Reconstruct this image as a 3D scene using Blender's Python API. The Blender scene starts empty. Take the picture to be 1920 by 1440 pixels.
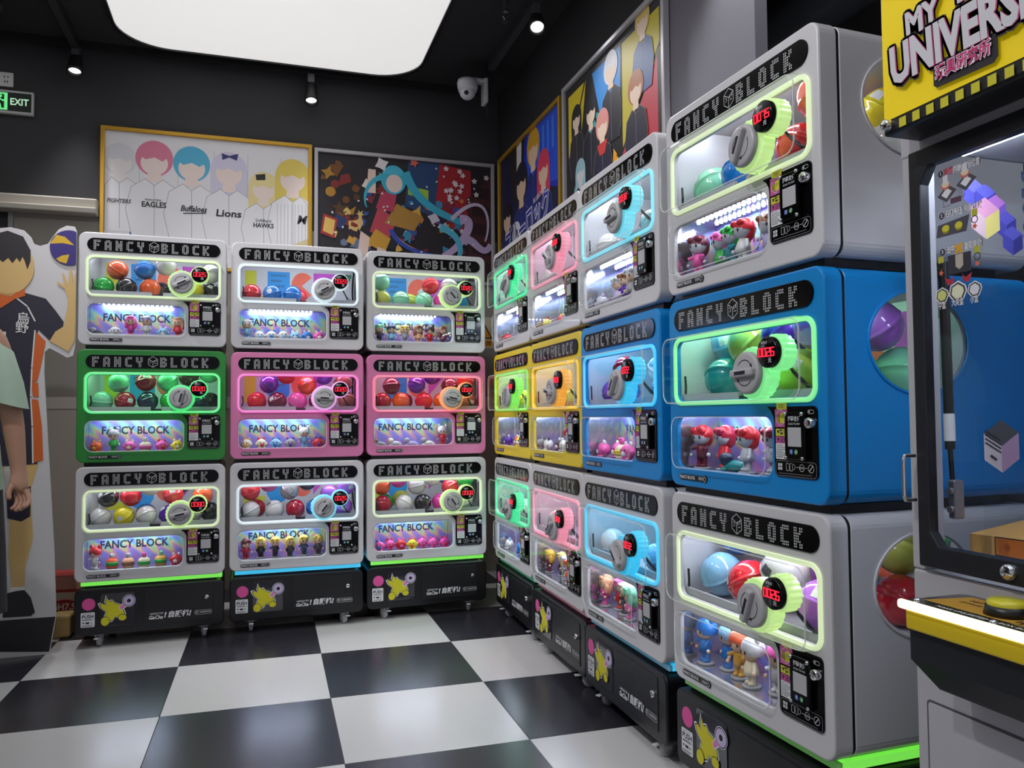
import bpy, bmesh, math, random
from mathutils import Matrix, Vector
random.seed(7)
R = math.radians
SC = bpy.context.scene
COL = SC.collection

# ------------------------------------------------------------------ camera
F_PX, YAW, PIT, ROL, CAM_Z = 1487.56, 0.3121, 0.0404, -0.0078, 1.0668
fw = Vector((math.sin(YAW) * math.cos(PIT), math.cos(YAW) * math.cos(PIT), math.sin(PIT)))
rt0 = Vector((math.cos(YAW), -math.sin(YAW), 0)); up0 = rt0.cross(fw)
rt = rt0 * math.cos(ROL) + up0 * math.sin(ROL)
up = -rt0 * math.sin(ROL) + up0 * math.cos(ROL)
cam = bpy.data.objects.new('camera', bpy.data.cameras.new('camera')); COL.objects.link(cam)
cam.data.sensor_width = 36; cam.data.lens = 36 * F_PX / 1920; cam.data.clip_start = 0.05
m = Matrix.Identity(4)
for i in range(3):
    m[i][0], m[i][1], m[i][2] = rt[i], up[i], -fw[i]
m[2][3] = CAM_Z
cam.matrix_world = m
SC.camera = cam
CAMP = Vector((0, 0, CAM_Z))

# ------------------------------------------------------------------ world, light, exposure
w = bpy.data.worlds.new('world'); SC.world = w; w.use_nodes = True
w.node_tree.nodes['Background'].inputs[0].default_value = (0.86, 0.88, 1.0, 1)
w.node_tree.nodes['Background'].inputs[1].default_value = 0.36
SC.view_settings.view_transform = 'Standard'; SC.view_settings.look = 'None'
SC.view_settings.exposure = 0.0; SC.view_settings.gamma = 1; SC.view_settings.use_curve_mapping = False
PANEL_STRENGTH = 0.66
SPOT_WATTS = 55
ADDED_AISLE_WATTS = 60
cy = SC.cycles
cy.max_bounces = 5; cy.transparent_max_bounces = 10; cy.glossy_bounces = 3; cy.diffuse_bounces = 2
cy.use_adaptive_sampling = True; cy.adaptive_threshold = 0.03
cy.sample_clamp_indirect = 4.0; cy.use_denoising = True
cy.caustics_reflective = False; cy.caustics_refractive = False

# ------------------------------------------------------------------ pixel helpers
def ray(x, y):
    return (fw * F_PX + rt * (x - 960) + up * (720 - y)).normalized()
def hit(x, y, axis, val):
    d = ray(x, y)
    return CAMP + d * ((val - CAMP[axis]) / d[axis])

# ------------------------------------------------------------------ materials
def lin(h):
    h = h.lstrip('#'); o = []
    for i in (0, 2, 4):
        c = int(h[i:i + 2], 16) / 255
        o.append(c / 12.92 if c <= 0.04045 else ((c + 0.055) / 1.055) ** 2.4)
    return (*o, 1)
_M = {}
def mat(hexc, rough=0.45, metal=0.0, emit=0.0, coat=0.0, grain=0.0, scale=30.0, bump=0.0, alpha=1.0, name=None):
    key = (hexc, rough, metal, emit, coat, grain, scale, bump)
    if key in _M: return _M[key]
    mt = bpy.data.materials.new(name or 'surface_' + hexc.strip('#')); mt.use_nodes = True
    nt = mt.node_tree; b = nt.nodes['Principled BSDF']; c = lin(hexc)
    b.inputs['Base Color'].default_value = c
    b.inputs['Roughness'].default_value = rough
    b.inputs['Metallic'].default_value = metal
    b.inputs['Coat Weight'].default_value = coat
    if emit:
        b.inputs['Emission Color'].default_value = c
        b.inputs['Emission Strength'].default_value = emit
    if grain or bump:
        tc = nt.nodes.new('ShaderNodeTexCoord'); nz = nt.nodes.new('ShaderNodeTexNoise')
        nz.inputs['Scale'].default_value = scale; nz.inputs['Detail'].default_value = 4
        nt.links.new(tc.outputs['Object'], nz.inputs['Vector'])
        if grain:
            mr = nt.nodes.new('ShaderNodeMapRange')
            mr.inputs['To Min'].default_value = 1 - grain; mr.inputs['To Max'].default_value = 1 + grain
            nt.links.new(nz.outputs['Fac'], mr.inputs['Value'])
            mx = nt.nodes.new('ShaderNodeMix'); mx.data_type = 'RGBA'; mx.blend_type = 'MULTIPLY'
            mx.inputs['Factor'].default_value = 1
            mx.inputs[6].default_value = c
            nt.links.new(mr.outputs[0], mx.inputs[7])
            nt.links.new(mx.outputs[2], b.inputs['Base Color'])
        if bump:
            bp = nt.nodes.new('ShaderNodeBump'); bp.inputs['Strength'].default_value = bump
            bp.inputs['Distance'].default_value = 0.01
            nt.links.new(nz.outputs['Fac'], bp.inputs['Height']); nt.links.new(bp.outputs[0], b.inputs['Normal'])
    _M[key] = mt
    return mt
def glow(rgb, strength, name):
    mt = bpy.data.materials.new(name); mt.use_nodes = True
    b = mt.node_tree.nodes['Principled BSDF']
    b.inputs['Base Color'].default_value = (*[min(1, .2 + .5 * x) for x in rgb], 1)
    b.inputs['Roughness'].default_value = 0.2
    b.inputs['Emission Color'].default_value = (*rgb, 1); b.inputs['Emission Strength'].default_value = strength
    return mt
def acrylic(name, tint=(1, 1, 1), ior=1.45, rough=0.02):
    mt = bpy.data.materials.new(name); mt.use_nodes = True; nt = mt.node_tree
    nt.nodes.remove(nt.nodes['Principled BSDF'])
    t = nt.nodes.new('ShaderNodeBsdfTransparent'); t.inputs[0].default_value = (*tint, 1)
    g = nt.nodes.new('ShaderNodeBsdfGlossy'); g.inputs['Roughness'].default_value = rough
    r0 = ((ior - 1) / (ior + 1)) ** 2
    lw = nt.nodes.new('ShaderNodeLayerWeight'); lw.inputs['Blend'].default_value = 0.5
    pw = nt.nodes.new('ShaderNodeMath'); pw.operation = 'POWER'; pw.inputs[1].default_value = 5
    f = nt.nodes.new('ShaderNodeMath'); f.operation = 'MULTIPLY_ADD'; f.inputs[1].default_value = 0.85 - r0; f.inputs[2].default_value = r0
    nt.links.new(lw.outputs['Facing'], pw.inputs[0]); nt.links.new(pw.outputs[0], f.inputs[0])
    x = nt.nodes.new('ShaderNodeMixShader')
    nt.links.new(f.outputs[0], x.inputs[0]); nt.links.new(t.outputs[0], x.inputs[1]); nt.links.new(g.outputs[0], x.inputs[2])
    nt.links.new(x.outputs[0], nt.nodes['Material Output'].inputs[0])
    return mt
def foil():  # rainbow of LED light diffracted on the foil, painted into its base colour
    mt = bpy.data.materials.new('holo_foil_painted_rainbow'); mt.use_nodes = True; nt = mt.node_tree
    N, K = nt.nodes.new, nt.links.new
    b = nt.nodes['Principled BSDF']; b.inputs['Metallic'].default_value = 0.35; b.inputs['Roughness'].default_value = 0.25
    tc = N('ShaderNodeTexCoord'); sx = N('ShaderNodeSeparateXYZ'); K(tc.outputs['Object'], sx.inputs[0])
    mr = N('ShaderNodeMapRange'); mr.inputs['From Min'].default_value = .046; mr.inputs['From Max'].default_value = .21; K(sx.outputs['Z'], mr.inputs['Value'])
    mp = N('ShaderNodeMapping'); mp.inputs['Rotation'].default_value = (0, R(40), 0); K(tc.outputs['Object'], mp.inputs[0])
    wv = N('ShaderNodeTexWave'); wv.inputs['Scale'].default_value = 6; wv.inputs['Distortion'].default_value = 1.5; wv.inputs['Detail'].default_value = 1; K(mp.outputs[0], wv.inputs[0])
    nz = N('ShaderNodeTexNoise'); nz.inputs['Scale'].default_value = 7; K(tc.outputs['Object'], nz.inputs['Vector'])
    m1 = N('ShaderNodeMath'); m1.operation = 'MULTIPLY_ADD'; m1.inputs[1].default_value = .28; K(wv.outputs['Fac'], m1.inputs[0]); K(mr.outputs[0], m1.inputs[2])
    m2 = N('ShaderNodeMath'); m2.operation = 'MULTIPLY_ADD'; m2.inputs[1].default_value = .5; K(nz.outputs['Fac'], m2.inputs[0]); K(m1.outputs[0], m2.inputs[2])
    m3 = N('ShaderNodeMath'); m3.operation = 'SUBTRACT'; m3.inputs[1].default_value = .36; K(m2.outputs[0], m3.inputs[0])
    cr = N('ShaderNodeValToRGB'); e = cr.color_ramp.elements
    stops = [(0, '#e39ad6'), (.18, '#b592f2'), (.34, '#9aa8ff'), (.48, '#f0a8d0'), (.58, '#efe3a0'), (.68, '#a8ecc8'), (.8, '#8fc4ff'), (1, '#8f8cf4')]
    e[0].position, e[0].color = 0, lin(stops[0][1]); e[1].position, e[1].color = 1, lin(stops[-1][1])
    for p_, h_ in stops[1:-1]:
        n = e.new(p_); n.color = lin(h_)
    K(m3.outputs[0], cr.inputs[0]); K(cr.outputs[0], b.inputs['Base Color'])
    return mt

# ------------------------------------------------------------------ mesh helpers
class MB:
    def __init__(s): s.v = []; s.f = []; s.sm = []; s.mi = []
    def add(s, vs, fs, smooth=False, mi=0):
        o = len(s.v); s.v += [tuple(p) for p in vs]
        for f in fs: s.f.append(tuple(i + o for i in f)); s.sm.append(smooth); s.mi.append(mi)
        return s
    def box(s, x0, x1, y0, y1, z0, z1, mi=0):
        v = [(x, y, z) for x in (x0, x1) for y in (y0, y1) for z in (z0, z1)]
        return s.add(v, [(0, 1, 3, 2), (4, 6, 7, 5), (0, 4, 5, 1), (2, 3, 7, 6), (0, 2, 6, 4), (1, 5, 7, 3)], mi=mi)
    def rbox(s, x0, x1, y0, y1, z0, z1, b=.004, mi=0):
        # box with chamfered edges
        bm = bmesh.new(); bmesh.ops.create_cube(bm, size=1)
        for v in bm.verts:
            v.co = Vector(((x0 + x1) / 2 + v.co.x * (x1 - x0), (y0 + y1) / 2 + v.co.y * (y1 - y0), (z0 + z1) / 2 + v.co.z * (z1 - z0)))
        bmesh.ops.bevel(bm, geom=bm.edges[:], offset=b, segments=2, affect='EDGES', profile=.5)
        bm.verts.index_update()
        s.add([v.co[:] for v in bm.verts], [[v.index for v in f.verts] for f in bm.faces], mi=mi); bm.free(); return s
    def cyl(s, p0, p1, r0, r1=None, n=20, caps=True, mi=0):
        r1 = r0 if r1 is None else r1
        p0, p1 = Vector(p0), Vector(p1); d = (p1 - p0).normalized()
        a = d.orthogonal().normalized(); b = d.cross(a)
        v = []
        for p, r in ((p0, r0), (p1, r1)):
            for k in range(n):
                t = 2 * math.pi * k / n; v.append(p + (a * math.cos(t) + b * math.sin(t)) * r)
        s.add(v, [(k, (k + 1) % n, n + (k + 1) % n, n + k) for k in range(n)], True, mi)
        if caps:
            s.add(v[:n], [tuple(reversed(range(n)))], mi=mi); s.add(v[n:], [tuple(range(n))], mi=mi)
        return s
    def lathe(s, prof, n=20, at=(0, 0, 0), axis='Z', mi=0, smooth=True):
        # prof: list of (r, h)
        v = []; at = Vector(at)
        for r, h in prof:
            for k in range(n):
                t = 2 * math.pi * k / n; a, b = r * math.cos(t), r * math.sin(t)
                v.append(at + Vector({'Z': (a, b, h), 'Y': (a, h, b), 'X': (h, a, b)}[axis]))
        fs = []
        for i in range(len(prof) - 1):
            for k in range(n):
                q = (i * n + k, i * n + (k + 1) % n, (i + 1) * n + (k + 1) % n, (i + 1) * n + k)
                fs.append(q if axis != 'Y' else tuple(reversed(q)))
        return s.add(v, fs, smooth, mi)
    def ball(s, c, rx, ry=None, rz=None, n=16, m=10, mi=0, z0=-1.0, z1=1.0):
        ry = ry or rx; rz = rz or rx
        v = []; a0, a1 = math.asin(z0), math.asin(z1)
        for i in range(m + 1):
            t = a0 + (a1 - a0) * i / m
            for k in range(n):
                q = 2 * math.pi * k / n
                v.append((c[0] + rx * math.cos(t) * math.cos(q), c[1] + ry * math.cos(t) * math.sin(q), c[2] + rz * math.sin(t)))
        fs = [(i * n + k, i * n + (k + 1) % n, (i + 1) * n + (k + 1) % n, (i + 1) * n + k) for i in range(m) for k in range(n)]
        return s.add(v, fs, True, mi)
    def tube(s, pts, r, n=8, mi=0):
        for a, b in zip(pts, pts[1:]):
            s.cyl(a, b, r, n=n, mi=mi)
        for p in pts[1:-1]: s.ball(p, r, n=n, m=4, mi=mi)
        return s
    def mesh(s, me, M=None, mi=0):
        M = M or Matrix.Identity(4)
        return s.add([(M @ v.co)[:] for v in me.vertices], [tuple(p.vertices) for p in me.polygons], mi=mi)
    def build(s, name='mesh'):
        me = bpy.data.meshes.new(name); me.from_pydata(s.v, [], s.f)
        me.polygons.foreach_set('use_smooth', s.sm); me.polygons.foreach_set('material_index', s.mi)
        me.update()
        return me

def link(name, me, mats, parent=None, loc=(0, 0, 0), rot=(0, 0, 0), scale=None):
    o = bpy.data.objects.new(name, me); COL.objects.link(o)
    o.parent = parent; o.location = loc; o.rotation_euler = rot
    if scale: o.scale = scale
    if not isinstance(mats, (list, tuple)): mats = [mats]
    while len(me.materials) < len(mats): me.materials.append(None)
    for i, mt in enumerate(mats):
        o.material_slots[i].link = 'OBJECT'; o.material_slots[i].material = mt
    return o
def thing(name, label, cat, loc=(0, 0, 0), rz=0, group=None):
    o = bpy.data.objects.new(name, None); COL.objects.link(o); o.empty_display_size = .05
    o.location = loc; o.rotation_euler = (0, 0, rz)
    return tag(o, label, cat, group)
def tag(o, label, cat, group=None):
    o['label'] = label; o['category'] = cat
    if group: o['group'] = group
    return o
def struct(o):
    o['kind'] = 'structure'; return o

def stuff(o):
    o['kind'] = 'stuff'; return o

UP = Matrix.Rotation(R(90), 4, 'X')          # flat XY drawing -> standing XZ, front towards -Y
def rrect(x0, x1, z0, z1, r, n=6):
    o = []
    for cx, cz, a in ((x1 - r, z1 - r, 0), (x0 + r, z1 - r, 90), (x0 + r, z0 + r, 180), (x1 - r, z0 + r, 270)):
        for k in range(n + 1):
            t = R(a + 90 * k / n); o.append((cx + r * math.cos(t), cz + r * math.sin(t)))
    return o
def ell(cx, cz, rx, rz=None, n=28, a0=0, a1=360):
    rz = rz or rx; full = a1 - a0 >= 360
    k_ = n if full else n + 1
    return [(cx + rx * math.cos(R(a0 + (a1 - a0) * k / n)), cz + rz * math.sin(R(a0 + (a1 - a0) * k / n))) for k in range(k_)]
def burst(cx, cz, r0, r1, n, ph=0):
    return [(cx + (r1 if k % 2 else r0) * math.cos(ph + math.pi * k / n), cz + (r1 if k % 2 else r0) * math.sin(ph + math.pi * k / n)) for k in range(2 * n)]
def plate(loops, depth, bev=0.0, y=0.0, raw=False):
    """solid plate with holes; front face at y (towards -Y), back at y+depth"""
    cu = bpy.data.curves.new('c', 'CURVE'); cu.dimensions = '2D'; cu.fill_mode = 'BOTH'
    cu.extrude = max(depth / 2 - bev, 0.00001); cu.bevel_depth = bev; cu.bevel_resolution = 1; cu.offset = -bev
    for lp in loops:
        sp = cu.splines.new('POLY'); sp.points.add(len(lp) - 1); sp.use_cyclic_u = True
        for i, p_ in enumerate(lp): sp.points[i].co = (p_[0], p_[1], 0, 1)
    ob = bpy.data.objects.new('c', cu); me = bpy.data.meshes.new_from_object(ob)
    bpy.data.objects.remove(ob); bpy.data.curves.remove(cu)
    if not raw: me.transform(Matrix.Translation((0, y + depth / 2, 0)) @ UP)
    me.materials.clear()
    for p_ in me.polygons: p_.use_smooth = False
    return me
_T = {}
def text_me(s, size, bold=0.0, ext=0.0, align='CENTER', spacing=1.0, width=None):
    k = (s, size, bold, ext, align, spacing, width)
    if k in _T: return _T[k]
    cu = bpy.data.curves.new('t', 'FONT'); cu.body = s; cu.size = size; cu.offset = bold * size; cu.extrude = ext
    cu.align_x = align; cu.align_y = 'CENTER'; cu.resolution_u = 2; cu.space_character = spacing
    ob = bpy.data.objects.new('t', cu); me = bpy.data.meshes.new_from_object(ob)
    bpy.data.objects.remove(ob); bpy.data.curves.remove(cu); me.materials.clear()
    if width and len(me.vertices):
        xs = [v.co.x for v in me.vertices]; k_ = width / max(1e-6, max(xs) - min(xs))
        me.transform(Matrix.Scale(k_, 4, (1, 0, 0)))
    _T[k] = me
    return me
class Art:
    """layered flat print standing in XZ, facing -Y; each layer a hair prouder than the last"""
    def __init__(s, y=0.0, step=0.00025): s.mb = MB(); s.m = []; s.y = y; s.st = step; s.k = 0
    def mi(s, mt):
        if isinstance(mt, str): mt = mat(mt, .55)
        if mt not in s.m: s.m.append(mt)
        return s.m.index(mt)
    def poly(s, pts, mt, up=1):
        s.k += up; y = s.y - s.k * s.st
        s.mb.add([(a, y, b) for a, b in pts], [tuple(range(len(pts)))], mi=s.mi(mt)); return s
    def line(s, pts, wd, mt, closed=False, up=1):
        s.k += up; y = s.y - s.k * s.st
        if closed: pts = list(pts) + [pts[0]]
        for (a, b), (c, d) in zip(pts, pts[1:]):
            l = math.hypot(c - a, d - b) or 1; nx, nz = -(d - b) / l * wd / 2, (c - a) / l * wd / 2
            ex, ez = (c - a) / l * wd * .3, (d - b) / l * wd * .3
            s.mb.add([(a + nx - ex, y, b + nz - ez), (a - nx - ex, y, b - nz - ez), (c - nx + ex, y, d - nz + ez), (c + nx + ex, y, d + nz + ez)], [(0, 1, 2, 3)], mi=s.mi(mt))
        return s
    def text(s, t, x, z, size, mt, bold=0.0, rot=0.0, align='CENTER', spacing=1.0, width=None, shear=0.0):
        s.k += 1
        Sh = Matrix.Identity(4); Sh[0][1] = shear
        M = Matrix.Translation((x, s.y - s.k * s.st, z)) @ UP @ Matrix.Rotation(rot, 4, 'Z') @ Sh
        s.mb.mesh(text_me(t, size, bold, 0, align, spacing, width), M, s.mi(mt)); return s
    def build(s, name, parent=None, loc=(0, 0, 0), rot=(0, 0, 0)):
        return link(name, s.mb.build(name), s.m, parent, loc, rot)

# ------------------------------------------------------------------ shared materials
GLASS = acrylic('clear_acrylic', (.97, .985, .99))
GLASS_DOOR = acrylic('door_glass', (.93, .95, .97), 1.35)
WHITE = mat('#d2d0d4', .34, coat=.08, name='white_enamel')
BLACK = mat('#121216', .35, name='black_enamel')
GLOSSBLACK = mat('#060608', .16, name='black_gloss'); GLOSSBLACK.node_tree.nodes['Principled BSDF'].inputs['Specular IOR Level'].default_value = .25
GREY = mat('#b4b3b6', .38, name='grey_plastic')
DGREY = mat('#3a3a40', .5, name='dark_grey_plastic')
CHROME = mat('#d8d8dc', .15, metal=1, name='chrome')
STEEL = mat('#9a9aa0', .35, metal=.9, name='steel')
INNER = mat('#d6d8e0', .35, name='chamber_white')
MIRROR = mat('#dadbe4', .12, metal=.85, name='mirror_foil')
PALE = mat('#e6e6ea', .5, name='pale_print')
DOTS = mat('#c9c9cc', .5, name='dot_print')
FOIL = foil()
RED_LED = glow((1, .02, .05), 1.3, 'red_led'); RED_LED.node_tree.nodes['Principled BSDF'].inputs['Base Color'].default_value = (.12, .0, .0, 1)
LED = glow((.88, .93, 1.0), 34, 'white_led')
CASE_LED = glow((.80, .88, 1.0), 55, 'case_led')
EDGE = bpy.data.materials.new('acrylic_edge_highlight'); EDGE.use_nodes = True  # pale ring colour imitating the bright light scattered along the acrylic edges
_n = EDGE.node_tree; _b = _n.nodes['Principled BSDF']; _b.inputs['Base Color'].default_value = (.92, .94, .95, 1); _b.inputs['Roughness'].default_value = .15
_t = _n.nodes.new('ShaderNodeBsdfTransparent'); _x = _n.nodes.new('ShaderNodeMixShader'); _x.inputs[0].default_value = .55
_n.links.new(_t.outputs[0], _x.inputs[1]); _n.links.new(_b.outputs[0], _x.inputs[2]); _n.links.new(_x.outputs[0], _n.nodes['Material Output'].inputs[0])
INK = mat('#1a1930', .5, name='dark_ink')

# ------------------------------------------------------------------ the setting
YW, XB, CEIL = 5.3, 1.62, 3.32
TX, TY, TS, TR = 0.2859, 3.7313, 0.6, -0.0169
fl = struct(link('floor', MB().box(-4, 4, -3, 7.2, -.10, -.012).build(), mat('#77757a', .7, grain=.1, scale=8, name='grout')))
tile_me = MB().rbox(.0008, TS - .0008, .0008, TS - .0008, -.0115, 0, .0012).build('tile')
TW = mat('#cfcdce', .22, grain=.045, scale=3.5, name='white_floor_tile'); TB = mat('#2e2d34', .24, grain=.14, scale=5, name='charcoal_floor_tile')
for i in range(-5, 5):
    for j in range(-7, 3):
        x, y = i * TS, j * TS
        link('tile', tile_me, TW if (i + j) % 2 == 0 else TB, fl,
             (TX + x * math.cos(TR) - y * math.sin(TR), TY + x * math.sin(TR) + y * math.cos(TR), 0), (0, 0, TR))
DARKW = mat('#3b3a3d', .8, grain=.06, scale=2.2, bump=.05, name='dark_wall_paint')
CEILM = mat('#232225', .85, grain=.08, scale=3, name='black_ceiling_paint')
BEIGE = mat('#a39a90', .7, grain=.04, scale=3, name='beige_panel')
LBEIGE = mat('#b8aca2', .7, grain=.04, scale=3, name='light_beige_panel')
wb = struct(link('wall_back', MB().box(-4, 3.2, YW, YW + .15, 0, CEIL).build(), DARKW))
# boarded lower part of the back wall: header rail, dark gap, panels
hd = struct(link('trim_1', MB().rbox(-1.75, -.91, YW - .09, YW - .002, 2.315, 2.38, .008).rbox(-1.75, -.91, YW - .12, YW - .005, 2.285, 2.32, .006).build(), mat('#b9b2a6', .6, name='cream_rail')))
struct(link('trim_2', MB().box(-1.36, 1.6, YW - .012, YW - .001, 1.2, 2.284).build(), mat('#8e8880', .7, grain=.03, scale=3)))
struct(link('trim_3', MB().box(-1.385, -1.36, YW - .03, YW - .001, 0, 2.284).build(), mat('#8f9490', .6)))
struct(link('trim_4', MB().box(-1.36, 1.6, YW - .016, YW - .001, 1.13, 1.2).build(), mat('#c2b8ae', .6)))
struct(link('trim_5', MB().box(-1.36, 1.6, YW - .012, YW - .001, 0, 1.13).build(), LBEIGE))
struct(link('ceiling', MB().box(-4, 4, -3, 7.2, CEIL, CEIL + .12).build(), CEILM))
# bulkhead that carries the side posters, wall under it, dark hall beyond
struct(link('wall_right', MB().box(1.93, 2.02, 2.28, YW, 0, 1.98).build(), mat('#77757c', .7, grain=.04, scale=3)))
struct(link('trim_6', MB().box(XB, XB + .05, 2.28, 2.858, 1.98, CEIL).build(), mat('#66646c', .75, grain=.04, scale=2.5, name='grey_column')))
struct(link('trim_7', MB().box(XB, XB + .05, 2.858, YW, 1.98, CEIL).build(), mat('#262529', .8, grain=.06, scale=2.5, name='black_bulkhead')))
struct(link('wall_far', MB().box(3.2, 3.3, -3, YW, 0, CEIL).build(), mat('#242327', .8, grain=.1, scale=2)))
struct(link('wall_left', MB().box(-2.6, -2.5, 1.2, YW, 0, CEIL).build(), DARKW))

# luminous stretch ceilings
PANELM = glow((1, .985, .97), PANEL_STRENGTH, 'stretch_ceiling_glow')
def ceiling_light(x0, x1, y0, y1, r, label):
    t = thing('ceiling_light', label, 'ceiling light', ((x0 + x1) / 2, (y0 + y1) / 2, CEIL - .012), group='luminous stretch ceilings')
    cx, cy_ = (x0 + x1) / 2, (y0 + y1) / 2
    a = rrect(x0 - cx, x1 - cx, y0 - cy_, y1 - cy_, r, 10); b = rrect(x0 - cx + .02, x1 - cx - .02, y0 - cy_ + .02, y1 - cy_ - .02, r - .02, 10)
    fr = plate([a, b], .03, raw=True); link('frame', fr, BLACK, t)
    di = plate([b], .01, raw=True); link('diffuser', di, PANELM, t)
ceiling_light(-.79, 1.005, -1.6, 5.14, .30, 'large luminous white ceiling panel with rounded corners above the shop floor')
ceiling_light(-2.45, -1.31, -1.6, 5.02, .24, 'second luminous ceiling panel cut off by the top left corner')

# ------------------------------------------------------------------ capsule machines
MW, MH, MD = 0.656, 0.535, 0.63
U = lambda u: u - MW / 2
V = lambda v: MH - v
GL = {
 'F': '##### ##### ##... ####. ####. ##... ##... ##...', 'A': '.###. ##### ##.## ##.## ##### ##### ##.## ##.##',
 'N': '##.## ##.## ##### ##### ##### ##### ##.## ##.##', 'C': '.#### ##### ##... ##... ##... ##... ##### .####',
 'Y': '##.## ##.## ##.## ##### .###. ..##. ..##. ..##.', 'B': '####. ##### ##.## ####. ##### ##.## ##### ####.',
 'L': '##... ##... ##... ##... ##... ##... ##### #####', 'O': '.###. ##### ##.## ##.## ##.## ##.## ##### .###.',
 'K': '##.## ##.## ####. ###.. ###.. ####. ##.## ##.##'}
def cube_lines(cx, cz, r):
    hx = [(cx + r * .9 * math.sin(R(60 * k)), cz + r * math.cos(R(60 * k))) for k in range(6)]
    c = (cx, cz + r * .08)
    return hx, c
def title_mesh():
    mb = MB(); y = -.0042; d = .0036; cw = .0062
    x = U(.064); zc = V(.058)
    def letter(ch, x0):
        for ry, row in enumerate(GL[ch].split()):
            for cx_, c in enumerate(row):
                if c == '#':
                    a = x0 + cx_ * cw; b = zc + .0214 - ry * .0061
                    mb.add([(a, y, b), (a + d, y, b), (a + d, y, b - d * 1.1), (a, y, b - d * 1.1)], [(0, 3, 2, 1)])
    for ch in 'FANCY': letter(ch, x); x += .0468
    x = U(.357)
    for ch in 'BLOCK': letter(ch, x); x += .0468
    a = Art(y, 0); hx, c = cube_lines(U(.325), zc, .026); P['title_emblem'] = None
    a.line(hx, .0018, DOTS, True)
    for k in (1, 3, 5): a.line([c, hx[k]], .0018, DOTS)
    a.line([(c[0] + .006, c[1] + .004), (c[0] + .006, c[1] - .004)], .0024, DOTS); a.line([(c[0] + .014, c[1] + .006), (c[0] + .014, c[1] - .001)], .0024, DOTS)
    a.line([(c[0] + .007, c[1] - .010), (c[0] + .014, c[1] - .008)], .002, DOTS)
    a.line([(c[0] - .014, c[1] + .002), (c[0] - .009, c[1] - .002)], .002, DOTS); a.line([(c[0] - .013, c[1] - .009), (c[0] - .008, c[1] - .005)], .002, DOTS)
    P['title_emblem'] = a.mb.build('title_emblem')
    return mb.build('title_lettering')
SEG = {'0': 'abcdef', '1': 'bc', '2': 'abged', '3': 'abgcd', '4': 'fgbc', '5': 'afgcd', '6': 'afgedc', '7': 'abc', '8': 'abcdefg', '9': 'abcdfg'}
def digits_mesh(s):
    mb = MB(); w_, h, t = .0105, .0185, .0028; x = -.027
    for ch in s:
        q = {'a': (0, h, w_, h), 'b': (w_, h, w_, h / 2), 'c': (w_, h / 2, w_, 0), 'd': (0, 0, w_, 0), 'e': (0, 0, 0, h / 2), 'f': (0, h / 2, 0, h), 'g': (0, h / 2, w_, h / 2)}
        for k in SEG[ch]:
            a, b, c, d = q[k]
            x0, x1, z0, z1 = min(a, c) - t / 2, max(a, c) + t / 2, min(b, d) - t / 2, max(b, d) + t / 2
            mb.box(x + x0, x + x1, -.0012, 0, z0 - h / 2, z1 - h / 2)
        x += .0148
    return mb.build('price_digits')
def tray(x0, x1, z0, z1, r, yf, yb, rf=.012):
    """clear bulging window: walls, rounded shoulder, flat front"""
    mb = MB(); lo = []
    n = len(rrect(x0, x1, z0, z1, r))
    for inset, y in ((0, yb), (0, yf + rf), (rf * .3, yf + rf * .3), (rf, yf)):
        lo += [(a, y, b) for a, b in rrect(x0 + inset, x1 - inset, z0 + inset, z1 - inset, max(r - inset, .004))]
    fs = [(i * n + k, (i + 1) * n + k, (i + 1) * n + (k + 1) % n, i * n + (k + 1) % n) for i in range(3) for k in range(n)]
    mb.add(lo, fs, True); mb.add(lo[3 * n:], [tuple(range(n))])
    return mb.build('window')
def edge_ring(x0, x1, z0, z1, r, y, t):
    o = rrect(x0, x1, z0, z1, r); i = rrect(x0 + t, x1 - t, z0 + t, z1 - t, max(r - t, .002)); n = len(o)
    mb = MB(); mb.add([(a, y, b) for a, b in o] + [(a, y, b) for a, b in i] + [(a, y + t, b) for a, b in o], [(k, n + k, n + (k + 1) % n, (k + 1) % n) for k in range(n)] + [(k, (k + 1) % n, 2 * n + (k + 1) % n, 2 * n + k) for k in range(n)])
    return mb.build('window_edge_highlight')
UW = (U(.033), U(.629), V(.304), V(.110))      # upper window
LW = (U(.035), U(.470), V(.486), V(.334))      # lower window
KN = (U(.452), V(.232)); PD = (U(.532), V(.188))
YF = -.045
P = {}
P['front_panel'] = MB().mesh(plate([rrect(-MW / 2, MW / 2, 0, MH, .034), rrect(UW[0] + .012, UW[1] - .012, UW[2] + .012, UW[3] - .012, .024), rrect(LW[0] + .004, LW[1] - .004, LW[2] + .004, LW[3] - .004, .03)], .014, .005)).mesh(plate([rrect(-MW / 2, MW / 2, 0, MH, .034), rrect(-MW / 2 + .012, MW / 2 - .012, .012, MH - .012, .024)], .041, .001, .009)).build('front_panel')
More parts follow.
